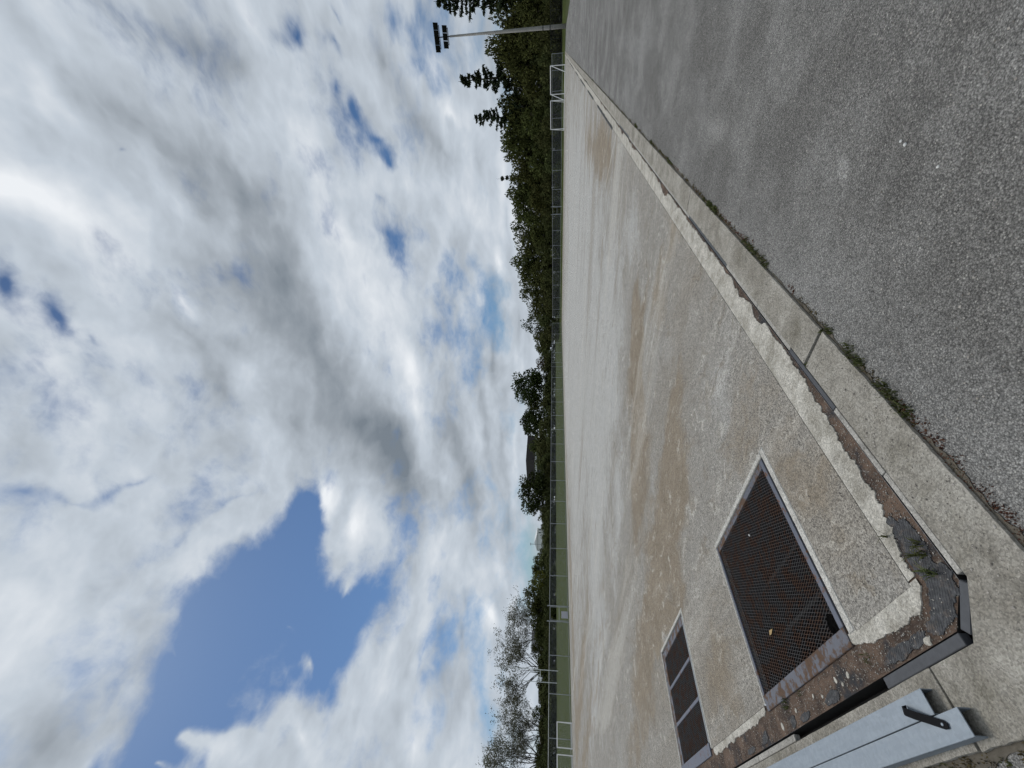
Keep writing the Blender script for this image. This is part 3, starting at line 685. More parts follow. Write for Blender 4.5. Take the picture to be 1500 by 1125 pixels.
# kerb, one object for each cast length
kerb = tag(empty('kerb'), kind='structure')
KZ = .005
_kj = lambda s_, q_: .0035 * fb(s_ * 14, q_) + .0028 * ns(s_ * 60, q_)
MB().prism([(-1.36 + _kj(.405 + k * .02, 9.1), .405 + k * .02) for k in range(85)] + [(-1.602, 2.082), (-1.602, .822), (-1.762, .658), (-2.027, .658)] + [(-2.022 + k * .02, .405 + _kj(k * .02, 4.4)) for k in range(33)], -.14, KZ).build('kerb_length', M['kerb'], kerb)
y = 2.108
while y < FY:
    n_ = min(FY + .3, y + rnd.uniform(2.75, 3.05)); j = rnd.uniform(-.004, .004)
    MB().prism(kerb_poly(y, n_ - .012, -1.602 + j * .3, -1.36 + j), -.14, KZ + rnd.uniform(-.002, .003)).build('kerb_length', M['kerb'], kerb); y = n_
x = -2.036
while x > FX:
    n_ = x - rnd.uniform(2.75, 3.05); j = rnd.uniform(-.003, .003)
    MB().prism(kerb_poly(n_ + .012, x, .658 + j * .3, .405 + j, False), -.14, KZ + rnd.uniform(-.002, .003)).build('kerb_length', M['kerb'], kerb); x = n_
# faded painted line residue crossing the stripped surface
ragged('line_residue', [i / 60 for i in range(61)], lambda s_: (-1.9 - 1.6 * s_, 11.75 + 1.55 * s_), lambda s_: (-1.9 - 1.6 * s_, 11.75 + 1.55 * s_ + .16 * (1 - s_ * .6) * (1 + .5 * fb(s_ * 9))), 0.0, .002, M['pale'], pitch)

# ------------------------------------------------------------------ drain grates
def diamond(name, x0, y0, x1, y1, z, parent, sp=.0195, ang=R(22), w=.0028, th=.004, hole=None):
    """expanded metal: two crossing families of flat strands clipped to the opening"""
    V = []; Fc = []
    for sgn in (-1, 1):
        dx, dy = math.cos(ang), sgn * math.sin(ang); nx, ny = -dy, dx
        cs_ = [nx * x + ny * y for x in (x0, x1) for y in (y0, y1)]
        c = min(cs_) + sp / 2
        while c < max(cs_):
            px, py = nx * c, ny * c; t0, t1 = -1e9, 1e9
            for (o, d_, lo, hi) in ((px, dx, x0, x1), (py, dy, y0, y1)):
                a, b_ = (lo - o) / d_, (hi - o) / d_; t0 = max(t0, min(a, b_)); t1 = min(t1, max(a, b_))
            if t1 - t0 > .004:
                segs = [(t0, t1)]
                if hole:
                    hx, hy, hr = hole; tc = (hx - px) * dx + (hy - py) * dy; dd = abs((hx - px) * nx + (hy - py) * ny)
                    if dd < hr: hh = math.sqrt(hr * hr - dd * dd); segs = [(t0, tc - hh), (tc + hh, t1)]
                for a, b_ in segs:
                    if b_ - a < .003: continue
                    n = len(V); zz = z + (.0006 if sgn > 0 else 0)
                    for tt in (a, b_):
                        for s1 in (-1, 1):
                            for zq in (zz - th, zz): V.append((px + dx * tt + nx * w * s1 / 2, py + dy * tt + ny * w * s1 / 2, zq))
                    Fc += [(n + 1, n + 3, n + 7, n + 5), (n, n + 1, n + 5, n + 4), (n + 2, n + 6, n + 7, n + 3), (n, n + 4, n + 6, n + 2)]
            c += sp
    me = bpy.data.meshes.new(name); me.from_pydata(V, [], Fc); me.materials.append(M['mesh']); o = link(name, me, parent); o['kind'] = 'stuff'; return o
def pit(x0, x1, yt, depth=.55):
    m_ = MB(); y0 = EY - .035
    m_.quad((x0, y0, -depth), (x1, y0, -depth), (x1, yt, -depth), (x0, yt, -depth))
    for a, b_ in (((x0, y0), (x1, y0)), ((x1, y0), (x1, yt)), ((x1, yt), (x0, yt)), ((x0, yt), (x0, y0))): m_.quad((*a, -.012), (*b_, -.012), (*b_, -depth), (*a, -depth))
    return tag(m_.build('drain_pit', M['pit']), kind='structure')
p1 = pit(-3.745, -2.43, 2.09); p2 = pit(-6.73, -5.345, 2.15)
# concrete rims (flush, slightly proud)
def rim(x0, y0, x1, y1, parent, zt=.003): MB().box(x0, y0, -.06, x1, y1, zt).build('rim', M['rim'], parent, bevel=.004)
rim(-2.433, EY + .004, -2.377, 2.128, p1); rim(-3.763, 2.088, -2.436, 2.128, p1, .0035); rim(-3.763, EY + .004, -3.742, 2.085, p1)
rim(-5.343, EY + .004, -5.308, 2.183, p2); rim(-6.763, 2.148, -5.346, 2.183, p2, .0035); rim(-6.763, EY + .004, -6.733, 2.145, p2)
g1 = tag(empty('drain_grate', (0, 0, 0)), 'rusty expanded-metal drain grate nearest the pitch corner, dry leaf on its mesh', 'drain grate')
def bar(x0, y0, x1, y1, z0, z1, mat, name, parent): return MB().box(x0, y0, z0, x1, y1, z1).build(name, mat, parent, bevel=.002)
bar(-3.735, .868, -2.452, .958, -.014, .004, M['frame_rust'], 'front_plate', g1)
bar(-2.495, .961, -2.452, 2.078, -.016, .001, M['frame'], 'frame_bar', g1); bar(-3.735, .961, -3.712, 2.078, -.016, .001, M['frame'], 'frame_bar', g1)
bar(-3.709, 2.028, -2.498, 2.078, -.018, -.001, M['frame_rust'], 'frame_bar', g1)
diamond('mesh', -3.713, .955, -2.493, 2.03, -.006, g1, hole=(-2.545, 1.005, .05))
for yy in (1.33, 1.68): bar(-3.71, yy, -2.497, yy + .03, -.30, -.25, M['slot'], 'bearer', g1)
g2 = tag(empty('drain_grate', (0, 0, 0)), 'narrow-looking dark drain grate with two cross bars, farther from the corner', 'drain grate')
bar(-6.71, .868, -5.375, .965, -.014, .004, M['frame'], 'front_plate', g2)
bar(-5.405, .968, -5.382, 2.12, -.020, -.003, M['post'], 'frame_bar', g2); bar(-6.715, .968, -6.60, 2.12, -.020, -.003, M['frame_rust'], 'frame_bar', g2)
bar(-6.597, 2.04, -5.408, 2.13, -.020, -.003, M['frame_rust'], 'frame_bar', g2)
for yy in (1.31, 1.68): bar(-6.597, yy, -5.408, yy + .035, -.018, -.002, M['frame'], 'cross_bar', g2)
diamond('mesh', -6.60, .966, -5.406, 2.05, -.008, g2)
# litter on the near grate
lf = MB(); lf.v = [(-3.30, 1.205, .003), (-3.27, 1.225, .010), (-3.225, 1.222, .004), (-3.26, 1.20, .006)]; lf.f = [(0, 1, 2, 3)]
lf.v += [(v[0], v[1], v[2] - .0012) for v in lf.v[:4]]; lf.f += [(7, 6, 5, 4), (0, 4, 5, 1), (1, 5, 6, 2), (2, 6, 7, 3), (3, 7, 4, 0)]
tag(lf.build('fallen_leaf', M['leafdry']), 'small dry yellow leaf lying on the mesh of the near drain grate', 'leaf')
def stone(x, y, z, r_, seed, mat, label, cat='pebble', group=None):
    bm = bmesh.new(); bmesh.ops.create_icosphere(bm, subdivisions=2, radius=r_)
    for v in bm.verts: v.co *= 1 + .35 * ns(v.co.x / r_ + seed, v.co.y / r_, v.co.z / r_); v.co.z *= .6
    me = bpy.data.meshes.new('pebble'); bm.to_mesh(me); bm.free(); me.materials.append(mat); o = link('pebble', me); o.location = (x, y, z + r_ * .5); return tag(o, label, cat, group)
stone(-3.05, 1.82, -.004, .008, 2, M['pebble'], 'tiny white pebble caught on the mesh of the near drain grate')
for k, (x, y, lb) in enumerate(((-.45, 2.155, 'largest white stone chip lying on the asphalt path'), (-.442, 2.19, 'small white stone chip right beside the largest chip on the asphalt'), (-.487, 1.925, 'lone white stone chip on the asphalt nearest the camera'))):
    stone(x, y, -.012, (.0075, .006, .006)[k], k + 5, M['pebble'], lb)

# ------------------------------------------------------------------ galvanised channels with a strap
def channel(x0, x1, y0, y1, h_, label, t_=.004):
    e_ = tag(empty('steel_channel', (x1, y0, KZ)), label, 'steel channel', 'galvanised channels lying on the kerb')
    def bb(a, name): o = MB().box(*a).build(name, M['galv'], None, bevel=.0012); o.parent = e_; o.matrix_parent_inverse = Matrix.Translation((-x1, -y0, -KZ)); return o
    z0 = KZ + .0015
    bb((x0, y0, z0 + h_ - t_, x1, y1, z0 + h_), 'web'); bb((x0, y0, z0, x1, y0 + t_, z0 + h_ - t_ - .0003), 'flange'); bb((x0, y1 - t_, z0, x1, y1, z0 + h_ - t_ - .0003), 'flange')
    return e_
channel(-6.6, -2.083, .5165, .600, .044, 'galvanised steel channel lying next to the slot drain, its end set back')
channel(-6.6, -1.952, .4285, .5125, .044, 'galvanised steel channel nearest the camera, its end jutting past its twin')
zt = KZ + .046
sp_ = [(-2.218, .560, zt + .001), (-2.222, .556, zt + .016), (-2.206, .548, zt + .022), (-2.17, .530, zt + .018), (-2.13, .512, zt + .0095), (-2.09, .494, zt + .0055), (-2.055, .479, zt + .0035), (-2.04, .473, zt + .003)]
m_ = MB(); wv = Vector((.40, .91, 0)) * .014
for k, p_ in enumerate(sp_):
    p_ = Vector(p_); ww = wv * (1 if k < len(sp_) - 1 else .55)
    for zz in (0, .0028): m_.v += [tuple(p_ - ww + Vector((0, 0, zz))), tuple(p_ + ww + Vector((0, 0, zz)))]
for k in range(len(sp_) - 1):
    a = k * 4; b_ = a + 4
    m_.f += [(a + 2, a + 3, b_ + 3, b_ + 2), (a, b_, b_ + 1, a + 1), (a, a + 2, b_ + 2, b_), (a + 1, b_ + 1, b_ + 3, a + 3)]
m_.f += [(0, 1, 3, 2), (b_, b_ + 2, b_ + 3, b_ + 1)]
st = tag(m_.build('tie_strap', M['strap']), 'short black rubber strap with an eyelet across the two steel channels', 'strap')
m_ = MB(); n0 = 14; c0 = Vector((-2.062, .482, zt + .0074))
ring = lambda r_, z_: [(c0.x + r_ * math.cos(2 * math.pi * k / n0), c0.y + r_ * .8 * math.sin(2 * math.pi * k / n0), c0.z + z_) for k in range(n0)]
m_.v = ring(.0065, 0) + ring(.0045, .0015); m_.f = [tuple(range(n0, 2 * n0))] + [(k, (k + 1) % n0, n0 + (k + 1) % n0, n0 + k) for k in range(n0)]
m_.build('eyelet', M['galv'], st)

# ------------------------------------------------------------------ weeds along the joints
def blades(mbv, mbf, x, y, z, n, hgt, spread, rg, wid=.003):
    for _ in range(n):
        a = rg.uniform(0, 6.283); rr_ = spread * math.sqrt(rg.random()); px, py = x + rr_ * math.cos(a), y + rr_ * math.sin(a)
        hh = hgt * rg.uniform(.4, 1.1); la = rg.uniform(0, 6.283); lean = hh * rg.uniform(.2, 1.0); w = wid * rg.uniform(.6, 1.3)
        tx, ty = math.cos(la + 1.57) * w, math.sin(la + 1.57) * w; k = len(mbv)
        mx_, my_ = px + math.cos(la) * lean * .4, py + math.sin(la) * lean * .4
        mbv += [(px - tx, py - ty, z), (px + tx, py + ty, z), (mx_ + tx * .8, my_ + ty * .8, z + hh * .65), (mx_ - tx * .8, my_ - ty * .8, z + hh * .65), (px + math.cos(la) * lean, py + math.sin(la) * lean, z + hh)]
        mbf += [(k, k + 1, k + 2, k + 3), (k + 3, k + 2, k + 4)]
def stuff(name, v, f, mat, label, cat):
    me = bpy.data.meshes.new(name); me.from_pydata(v, [], f); me.materials.append(mat); o = link(name, me); return tag(o, label, cat, None, 'stuff')
rg = random.Random(11)
gv_, gf_, mv_, mf_, rv_, rf_ = [], [], [], [], [], []
def weed_here(y): return fb(y * 1.7, 6.1) + .35 * fb(y * 7, 2.0)
y = .30
while y < 45:
    d_ = weed_here(y); near = max(.4, 1.0 - y / 25); wd_ = .0026 if y < 4 else .007
    if 1.72 < y < 1.90 or 1.37 < y < 1.46 or 2.03 < y < 2.09 or 2.9 < y < 3.05 or 4.1 < y < 4.4 or d_ > .45: blades(gv_, gf_, -1.338 + rg.gauss(0, .013), y, -.012, int(18 * near) + 4, .024, .026, rg, wd_)
    elif d_ > .25: blades(gv_, gf_, -1.342 + rg.gauss(0, .008), y, -.012, int(5 * near) + 2, .020, .015, rg, wd_)
    if d_ > -.1: blades(mv_, mf_, -1.342 + rg.gauss(0, .010), y, -.013, int(10 * near) + 3, .010, .018, rg, .0034 if y < 4 else .008)
    if (y < 1.2 or 3.2 < y < 4 or fb(y * 1.3, 2.2) > .25) and y < 6: blades(rv_, rf_, -1.335 + rg.gauss(0, .016), y, -.013, 12, .010, .022, rg, .0034)
    y += .012 + y * .0035
for k in range(70):
    x = -1.75 - rg.random() * 1.6; blades(mv_, mf_, x, .385 + rg.gauss(0, .012), -.013, 10, .014, .02, rg, .003); 
    if fb(x * 5) > 0: blades(gv_, gf_, x, .38 + rg.gauss(0, .015), -.013, 8, .02, .02, rg, .0026)
blades(gv_, gf_, -1.365, 2.10, -.006, 30, .02, .012, rg); blades(gv_, gf_, -1.59, 2.08, -.006, 40, .018, .014, rg)
stuff('joint_weeds', gv_, gf_, M['weed'], 'low green weeds growing in the joint between kerb and asphalt', 'weeds')
stuff('joint_moss', mv_, mf_, M['moss'], 'dry brown moss and dirt filling the joint between kerb and asphalt', 'moss')
stuff('red_moss', rv_, rf_, M['redmoss'], 'reddish moss patches along the asphalt joint near the corner', 'moss')
ragged_soil = ragged('joint_soil', steps(.2, 70, .01, .004), lambda y: (-1.361, y), lambda y: (-1.361 + max(.002, .016 + .026 * fb(y * 4, 3) + .012 * fb(y * 25)), y), -.012, -.0085, M['soil'], None); tag(ragged_soil, kind='structure')
so = ragged('joint_soil', steps(1.3, 9, .01, .01), lambda x: (-x, .406), lambda x: (-x, .402 - max(.004, .03 + .03 * fb(x * 6, 3) + .012 * fb(x * 25))), -.012, -.0085, M['soil'], None); tag(so, kind='structure')
def tuft(x, y, z, n, hgt, spr, seed, label, wid=.0035):
    v, f = [], []; blades(v, f, x, y, z, n, hgt, spr, random.Random(seed), wid)
    me = bpy.data.meshes.new('grass_tuft'); me.from_pydata(v, [], f); me.materials.append(M['weed']); return tag(link('grass_tuft', me), label, 'grass tuft')
tuft(-1.72, .985, -.006, 26, .055, .035, 1, 'green grass tuft sprouting from the torn underlay at the pitch corner', .004)
tuft(-1.735, .90, -.006, 14, .05, .02, 2, 'smaller grass tuft on black rubber at the pitch corner', .004)
tuft(-1.83, 1.115, -.002, 4, .06, .006, 5, 'single lone grass blade on the pale strip near the corner', .004)
tuft(-3.42, .845, -.006, 30, .03, .045, 3, 'grass tuft growing against the front plate of the near grate', .0025)
tuft(-3.2, .85, -.006, 12, .022, .03, 4, 'sparse grass sprig midway along the near grate front plate', .0025)
tuft(-2.40, .80, -.006, 16, .02, .03, 6, 'tiny weeds in the crack at the near grate right corner', .0022)

def grit(name, n, area, size, mat, label, cat, seed, zf_=lambda x, y: 0.0, keep=lambda x, y: True):
    rs = np.random.RandomState(seed); V = []; Fc = []
    while len(V) < n * 6:
        x, y = area(rs)
        if not keep(x, y): continue
        r_ = size * min(2.0, rs.lognormal(0, .35)); z = zf_(x, y); a = rs.uniform(0, 6.283); k = len(V); c_, s_ = math.cos(a), math.sin(a); l_ = rs.uniform(.8, 1.5)
        V += [(x + c_ * r_ * l_, y + s_ * r_ * l_, z + r_ * .3), (x - s_ * r_, y + c_ * r_, z + r_ * .35), (x - c_ * r_ * l_, y - s_ * r_ * l_, z + r_ * .25), (x + s_ * r_, y - c_ * r_, z + r_ * .3), (x + r_ * .1, y, z + r_ * .85), (x, y, z - .001)]
        for i in range(4): j = (i + 1) % 4; Fc += [(k + i, k + j, k + 4), (k + j, k + i, k + 5)]
    me = bpy.data.meshes.new(name); me.from_pydata(V, [], Fc); me.materials.append(mat); return tag(link(name, me), label, cat, None, 'stuff')
def in_pit(x, y): return any(x0 - .01 < x < x1 + .01 and y < yt + .01 for x0, x1, yt in PITS)
def pol(rs, x0, x1, y0, y1): return rs.uniform(x0, x1), rs.uniform(y0, y1)
M['gritm'] = mat_leaf('grit_stone', (.11, .10, .085), (.46, .43, .38), 0.0, .9)
grit('pitch_grit', 6000, lambda rs: (-1.9 - abs(rs.normal(0, 3.2)), .93 + abs(rs.normal(0, 3.4))),   .0030, M['gritm'], 'loose grit scattered over the stripped pitch surface', 'grit', 4, keep=lambda x, y: not in_pit(x, y))
grit('path_grit', 2600, lambda rs: (-1.3 + abs(rs.normal(0, 1.1)), .5 + abs(rs.normal(0, 3.0))),   .0028, M['gritm'], 'loose stone chips scattered over the asphalt path', 'grit', 5, lambda x, y: -.012)
grit('strip_crumbs', 1500, lambda rs: (-1.665 - abs(rs.normal(0, .09)), .74 + abs(rs.normal(0, 1.6))),  .0024, M['gritm'], 'crumbled screed and dirt lying along the torn edge strip', 'crumbs', 6, lambda x, y: -.006, lambda x, y: x > -1.875 and y > .85)
grit('front_crumbs', 1500, lambda rs: (-1.75 - abs(rs.normal(0, 1.8)), rs.uniform(.722, .86)),  .0024, M['gritm'], 'crumbled screed and dirt along the strip before the grates', 'crumbs', 7, lambda x, y: -.006)
grit('kerb_grit', 900, lambda rs: (rs.uniform(-1.59, -1.37), .45 + abs(rs.normal(0, 2.0))), .0028, M['gritm'], 'fine grit lying on the concrete kerb', 'grit', 8, lambda x, y: KZ)

# ------------------------------------------------------------------ pitch fences
def fence_run(name, label, p0, p1, posts, ht, zf, skip=(), dark=False, cell=.06):
    e_ = tag(empty(name), label, 'fence'); p0 = Vector(p0); p1 = Vector(p1); L = (p1 - p0).length; t_ = (p1 - p0) / L
    P = lambda s_, z_: (p0.x + t_.x * s_, p0.y + t_.y * s_, zf(p0.x + t_.x * s_, p0.y + t_.y * s_) + z_)
    pm = M['darkpost'] if dark else M['post']
    for s_ in posts: MB().tube([P(s_, -.1), P(s_, ht + .03)], .032, 8).build('fence_post', pm, e_)
    spans = []; a = 0.0
    for s0, s1 in sorted(skip): spans.append((a, s0)); a = s1
    spans.append((a, L))
    for a, b_ in spans:
        if b_ - a < .1: continue
        MB().tube([P(a, ht), P(b_, ht)], .024, 6).build('top_rail', pm, e_); MB().tube([P(a, .1), P(b_, .1)], .018, 6).build('bottom_rail', pm, e_)
        V = []; Fc = []; w = .0018; H0, H1 = .06, ht; s_ = a - (H1 - H0)
        while s_ < b_:
            for sg in (0, 1):
                sa, za, sb, zb = s_, H0, s_ + (H1 - H0), H1
                if sa < a: za += a - sa; sa = a
                if sb > b_: zb -= sb - b_; sb = b_
                if sb - sa > .03:
                    if sg: za, zb = H0 + H1 - za, H0 + H1 - zb
                    A, B = P(sa, za), P(sb, zb); n = len(V); ox, oy = -t_.y * w, t_.x * w
                    for q_ in (A, B): V += [(q_[0] - ox, q_[1] - oy, q_[2] - w), (q_[0] + ox, q_[1] + oy, q_[2] - w), (q_[0], q_[1], q_[2] + w * 1.2)]
                    Fc += [(n, n + 1, n + 4, n + 3), (n + 1, n + 2, n + 5, n + 4), (n + 2, n, n + 3, n + 5)]
            s_ += cell
        me = bpy.data.meshes.new('chain_link'); me.from_pydata(V, [], Fc); me.materials.append(M['darkpost'] if dark else M['wire']); o = link('chain_link', me, e_); o['kind'] = 'stuff'
    return e_
def gate(name, label, a, b_, ht, zf, tall):
    a = Vector(a); b_ = Vector(b_); e_ = tag(empty(name), label, 'gate'); z = zf(a.x, a.y)
    for p_ in (a, b_): MB().tube([(p_.x, p_.y, z - .1), (p_.x, p_.y, z + tall)], .05, 10).build('gate_post', M['post'], e_)
    t_ = (b_ - a).normalized(); i0 = a + t_ * .11; i1 = b_ - t_ * .11
    for z0, z1, q0, q1 in ((.08, ht - .05, i0, i0), (.08, ht - .05, i1, i1), (.08, .08, i0, i1), (ht - .05, ht - .05, i0, i1), (ht * .5, ht * .5, i0, i1)):
        MB().tube([(q0.x, q0.y, z + z0), (q1.x, q1.y, z + z1)], .022, 6).build('gate_rail', M['post'], e_)
    return e_
zf0 = lambda x, y: 0.0
LF = [72.5, 69.25, 65.9, 62.6, 61.3, 58.1, 54.85, 51.5, 48.26, 45.1, 42.1, 38.7, 35.35, 32.0, 28.7, 25.4, 22.1, 14.15, 11.0, 7.8, 4.6, 1.4]
fence_run('pitch_fence', 'grey chain-link fence along the left side of the pitch before the mown lawn', (-47, 76.8), (-47, -1.5), [76.8 - y for y in [76.8] + LF], 2.04, zf0, [(76.8 - 18.82, 76.8 - 17.28)])
gate('pitch_gate', 'grey pedestrian gate with a blank sign plate in the left fence', (-47, 18.82), (-47, 17.28), 2.04, zf0, 2.30)
MB().box(-46.955, 17.60, .08, -46.94, 18.30, .79).build('sign_plate', M['sign'], bpy.data.objects['pitch_gate'], bevel=.004)
FFX = [-1.6, -3.6, -6.2, -9.8, -14.4, -17.5, -20.6, -27.9, -30.8, -33.4, -36.3, -39.2, -42.1, -44.9, -47.0]
fence_run('pitch_fence', 'grey chain-link fence across the far end of the pitch below the dark wood', (-1.6, 79), (-47, 79), [-1.6 - x for x in FFX], 1.68, ground_z, [(23.55 - 1.6, 24.95 - 1.6)])
gate('pitch_gate', 'small gate in the far end fence between two taller posts', (-23.55, 79), (-24.95, 79), 1.68, ground_z, 1.95)
fence_run('boundary_fence', 'black chain-link fence beyond the floodlight mast at the end of the path', (16, 80.2), (-1.4, 80.2), [0, 3.2, 6.4, 9.6, 12.7, 15.9, 17.4], 1.75, ground_z, (), True)

# ------------------------------------------------------------------ goals
def goal(name, label, A, B, back, ht, r_, group, net=True):
    e_ = tag(empty(name, (0, 0, 0)), label, 'goal', group); A = Vector((*A, 0)); B = Vector((*B, 0)); bk = Vector((*back, 0)); up = Vector((0, 0, ht)); mt = M['offwhite'] if net else M['white']
    t_ = lambda a, b_, n, rr_=r_: MB().tube([tuple(a), tuple(b_)], rr_, 8).build(n, mt, e_)
    zr = Vector((0, 0, r_))
    t_(A, A + up, 'goal_post'); t_(B, B + up, 'goal_post'); t_(A + up - zr, B + up - zr, 'crossbar')
    t_(A + up - zr * 2, A + bk + zr, 'brace', r_ * .75); t_(B + up - zr * 2, B + bk + zr, 'brace', r_ * .75); t_(A + bk + zr, B + bk + zr, 'ground_bar', r_ * .75)
    t_(A + zr, A + bk + zr, 'side_bar', r_ * .7); t_(B + zr, B + bk + zr, 'side_bar', r_ * .7)
    if net:
        V, Fc = [], []; nu = int((B - A).length / .10); nv = int(ht / .10)
        def strand(a, b_):
            n = len(V); w = .002
            d_ = (b_ - a).normalized(); s1 = d_.cross(Vector((.3, .5, .8))).normalized() * w; s2 = d_.cross(s1).normalized() * w
            for q_ in (a, b_): V.extend([tuple(q_ + s1), tuple(q_ - s1 * .5 + s2 * .87), tuple(q_ - s1 * .5 - s2 * .87)])
            Fc.extend([(n, n + 1, n + 4, n + 3), (n + 1, n + 2, n + 5, n + 4), (n + 2, n, n + 3, n + 5)])
        for i in range(nu + 1): u = A.lerp(B, i / nu); strand(u + up, u + bk)
        for j in range(nv + 1): k = j / nv; strand(A + up * (1 - k) + bk * k, B + up * (1 - k) + bk * k)
        me = bpy.data.meshes.new('net'); me.from_pydata(V, [], Fc); me.materials.append(M['net']); o = link('net', me, e_); o['kind'] = 'stuff'
    return e_
goal('hockey_goal', 'white goal frame by the floodlight mast, right of the two far goals', (-2.85, 74.6), (-6.35, 75.9), (-.75, -.75), 2.16, .055, 'far goal frames', False)
goal('hockey_goal', 'white goal frame left of the other at the far end of the pitch', (-7.05, 75.0), (-10.85, 75.6), (-.35, .95), 2.16, .055, 'far goal frames', False)
goal('small_goal', 'small white netted goal by the left fence, fully in view', (-45.75, 8.72), (-45.75, 7.03), (-.55, .06), 1.33, .042, 'small goals by the left fence')
goal('small_goal', 'small white netted goal by the left fence, cut by the picture edge', (-45.75, 6.58), (-45.75, 4.9), (-.55, .06), 1.33, .042, 'small goals by the left fence')
rp = tag(empty('rugby_posts', (-83.4, 22.8, ground_z(-83.4, 22.8))), 'tall white H-shaped rugby posts standing on the mown lawn', 'rugby posts')
def rpart(pts, r_, n):
    o = MB().tube(pts, r_, 8).build(n, M['white'], rp); return o
rpart([(0, 0, 0), (0, 0, 11.1)], [.06, .045], 'upright'); rpart([(-5.8, -.3, 0), (-5.8, -.3, 11.1)], [.06, .045], 'upright'); rpart([(0, 0, 3.05), (-5.8, -.3, 3.05)], .055, 'crossbar')

# ------------------------------------------------------------------ floodlight mast
ml = tag(empty('floodlight_mast', (1.30, 73.2, 0)), 'tall grey floodlight mast with two rows of lamps at the end of the path', 'floodlight mast')
MB().tube([(0, 0, -.2), (0, 0, 2), (0, 0, 15.9)], [.27, .255, .12], 16).build('mast', M['pole'], ml, True)
MB().tube([(0, 0, 15.8), (0, 0, 18.0)], .07, 8).build('head_pole', M['lamp'], ml)
for z_ in (2.05, 3.0): MB().tube([(0, 0, z_), (0, 0, z_ + .12)], .268, 16).build('band', M['darkpost'], ml)
def lamp_row(z_, xs, name):
    ax = Vector((math.cos(R(8)), math.sin(R(8)), 0))
    MB().tube([tuple(ax * (xs[0] - .1) + Vector((0, 0, z_))), tuple(ax * (xs[-1] + .1) + Vector((0, 0, z_)))], .045, 8).build('cross_arm', M['lamp'], ml)
    for k, s_ in enumerate(xs):
        c = ax * s_ + Vector((0, -.18, z_ + .42)); dn = Vector((-.25 + .12 * (k % 2), -.75, -.5)).normalized(); sx = Vector((ax.x, ax.y, 0)); up = sx.cross(dn).normalized()
        m_ = MB(); corners = []
        for dd, sc_ in ((-.16, .62), (.10, 1.0)):
            for (u, v_) in ((-1, -1), (1, -1), (1, 1), (-1, 1)): m_.v.append(tuple(c + dn * dd + sx * u * .40 * sc_ + up * v_ * .36 * sc_))
        m_.f = [(3, 2, 1, 0), (4, 5, 6, 7)] + [(i, (i + 1) % 4, 4 + (i + 1) % 4, 4 + i) for i in range(4)]
        lo = m_.build('lamp_head', M['lamp'], ml)
        g_ = MB(); g_.v = [tuple(c + dn * .103 + sx * u * .36 + up * v_ * .32) for (u, v_) in ((-1, -1), (1, -1), (1, 1), (-1, 1))]; g_.f = [(0, 1, 2, 3)]; g_.build('lens', M['glass'], lo)
        MB().tube([tuple(ax * s_ + Vector((0, 0, z_))), tuple(c - dn * .14)], .03, 6).build('bracket', M['lamp'], lo)
lamp_row(17.3, [-1.2, -.4, .4, 1.2], 'u'); lamp_row(16.1, [-.85, 0.0, .85], 'l')

# ------------------------------------------------------------------ buildings beyond the lawn
def bx(a, name, mat, parent): return MB().box(*a).build(name, mat, parent)
hall = tag(empty('hall', (-121, 99.9, ground_z(-121, 99)), R(4)), 'dark clad hall with a white fascia band showing above the trees', 'building')
bx((-15, .5, 0, -.5, 13, 7.2), 'wall', M['roofgrey'], hall); bx((-15.5, 0, 7.9, 0, 13.5, 11.2), 'upper_cladding', M['roof'], hall); bx((-15.3, .2, 7.2, -.2, 13.3, 7.9), 'fascia', M['white'], hall)
def house(name, label, loc, rz, w, d_, hw, hr, wallm, roofm, wins=2):
    e_ = tag(empty(name, loc, rz), label, 'house'); bx((-w / 2, -d_ / 2, 0, w / 2, d_ / 2, hw), 'wall', wallm, e_)
    m_ = MB(); o_ = .35
    m_.v = [(-w / 2 - o_, -d_ / 2 - o_, hw + .01), (w / 2 + o_, -d_ / 2 - o_, hw + .01), (w / 2 + o_, d_ / 2 + o_, hw + .01), (-w / 2 - o_, d_ / 2 + o_, hw + .01), (-w / 2 - o_, 0, hw + hr), (w / 2 + o_, 0, hw + hr)]
    m_.f = [(0, 1, 5, 4), (2, 3, 4, 5), (0, 4, 3), (1, 2, 5), (3, 2, 1, 0)]; m_.build('roof', roofm, e_)
    for k in range(wins):
        x0 = -w / 2 + w * (k + .5) / wins - .6; f_ = bx((x0, -d_ / 2 - .06, hw - 1.9, x0 + 1.2, -d_ / 2 - .005, hw - .6), 'window', M['white'], e_); bx((x0 + .1, -d_ / 2 - .085, hw - 1.8, x0 + 1.1, -d_ / 2 - .065, hw - .7), 'pane', M['pane'], f_)
    return e_
house('house', 'white gabled house rising over the low hedge beside a thin lamp post', (-190, 107, 1.12), R(118), 5.2, 9, 8.9, 1.3, M['white'], M['white'], 2)
e_ = tag(empty('lamp_post', (-170, 93.4, 1.12)), 'thin distant lamp post beside the white gabled house', 'lamp post')
MB().tube([(0, 0, 0), (0, 0, 11)], .11, 6).build('post', M['post'], e_); bx((-.9, -.12, 10.8, .9, .12, 11.05), 'lamp_head', M['post'], e_)
sh = tag(empty('shed', (-140, 56.2, 1.12), R(-24)), 'long low white building with a flat dark roof seen through the hedge', 'building')
bx((-2.5, -2.7, 0, 2.5, 2.7, 4.9), 'wall', M['white'], sh); bx((-3, -3.3, 4.92, 3, 3.3, 5.6), 'roof', M['roof2'], sh)
house('house', 'grey roofed pale house behind the gum tree', (-150, 48.8, 1.12), R(70), 5.5, 6, 5.2, 2.7, M['render'], M['roofgrey'], 2)
house('house', 'cream cottage seen over the hedge left of the rugby posts', (-130, 30.6, 1.12), R(75), 4.0, 5, 3.2, 1.4, M['render'], M['roofgrey'], 2)
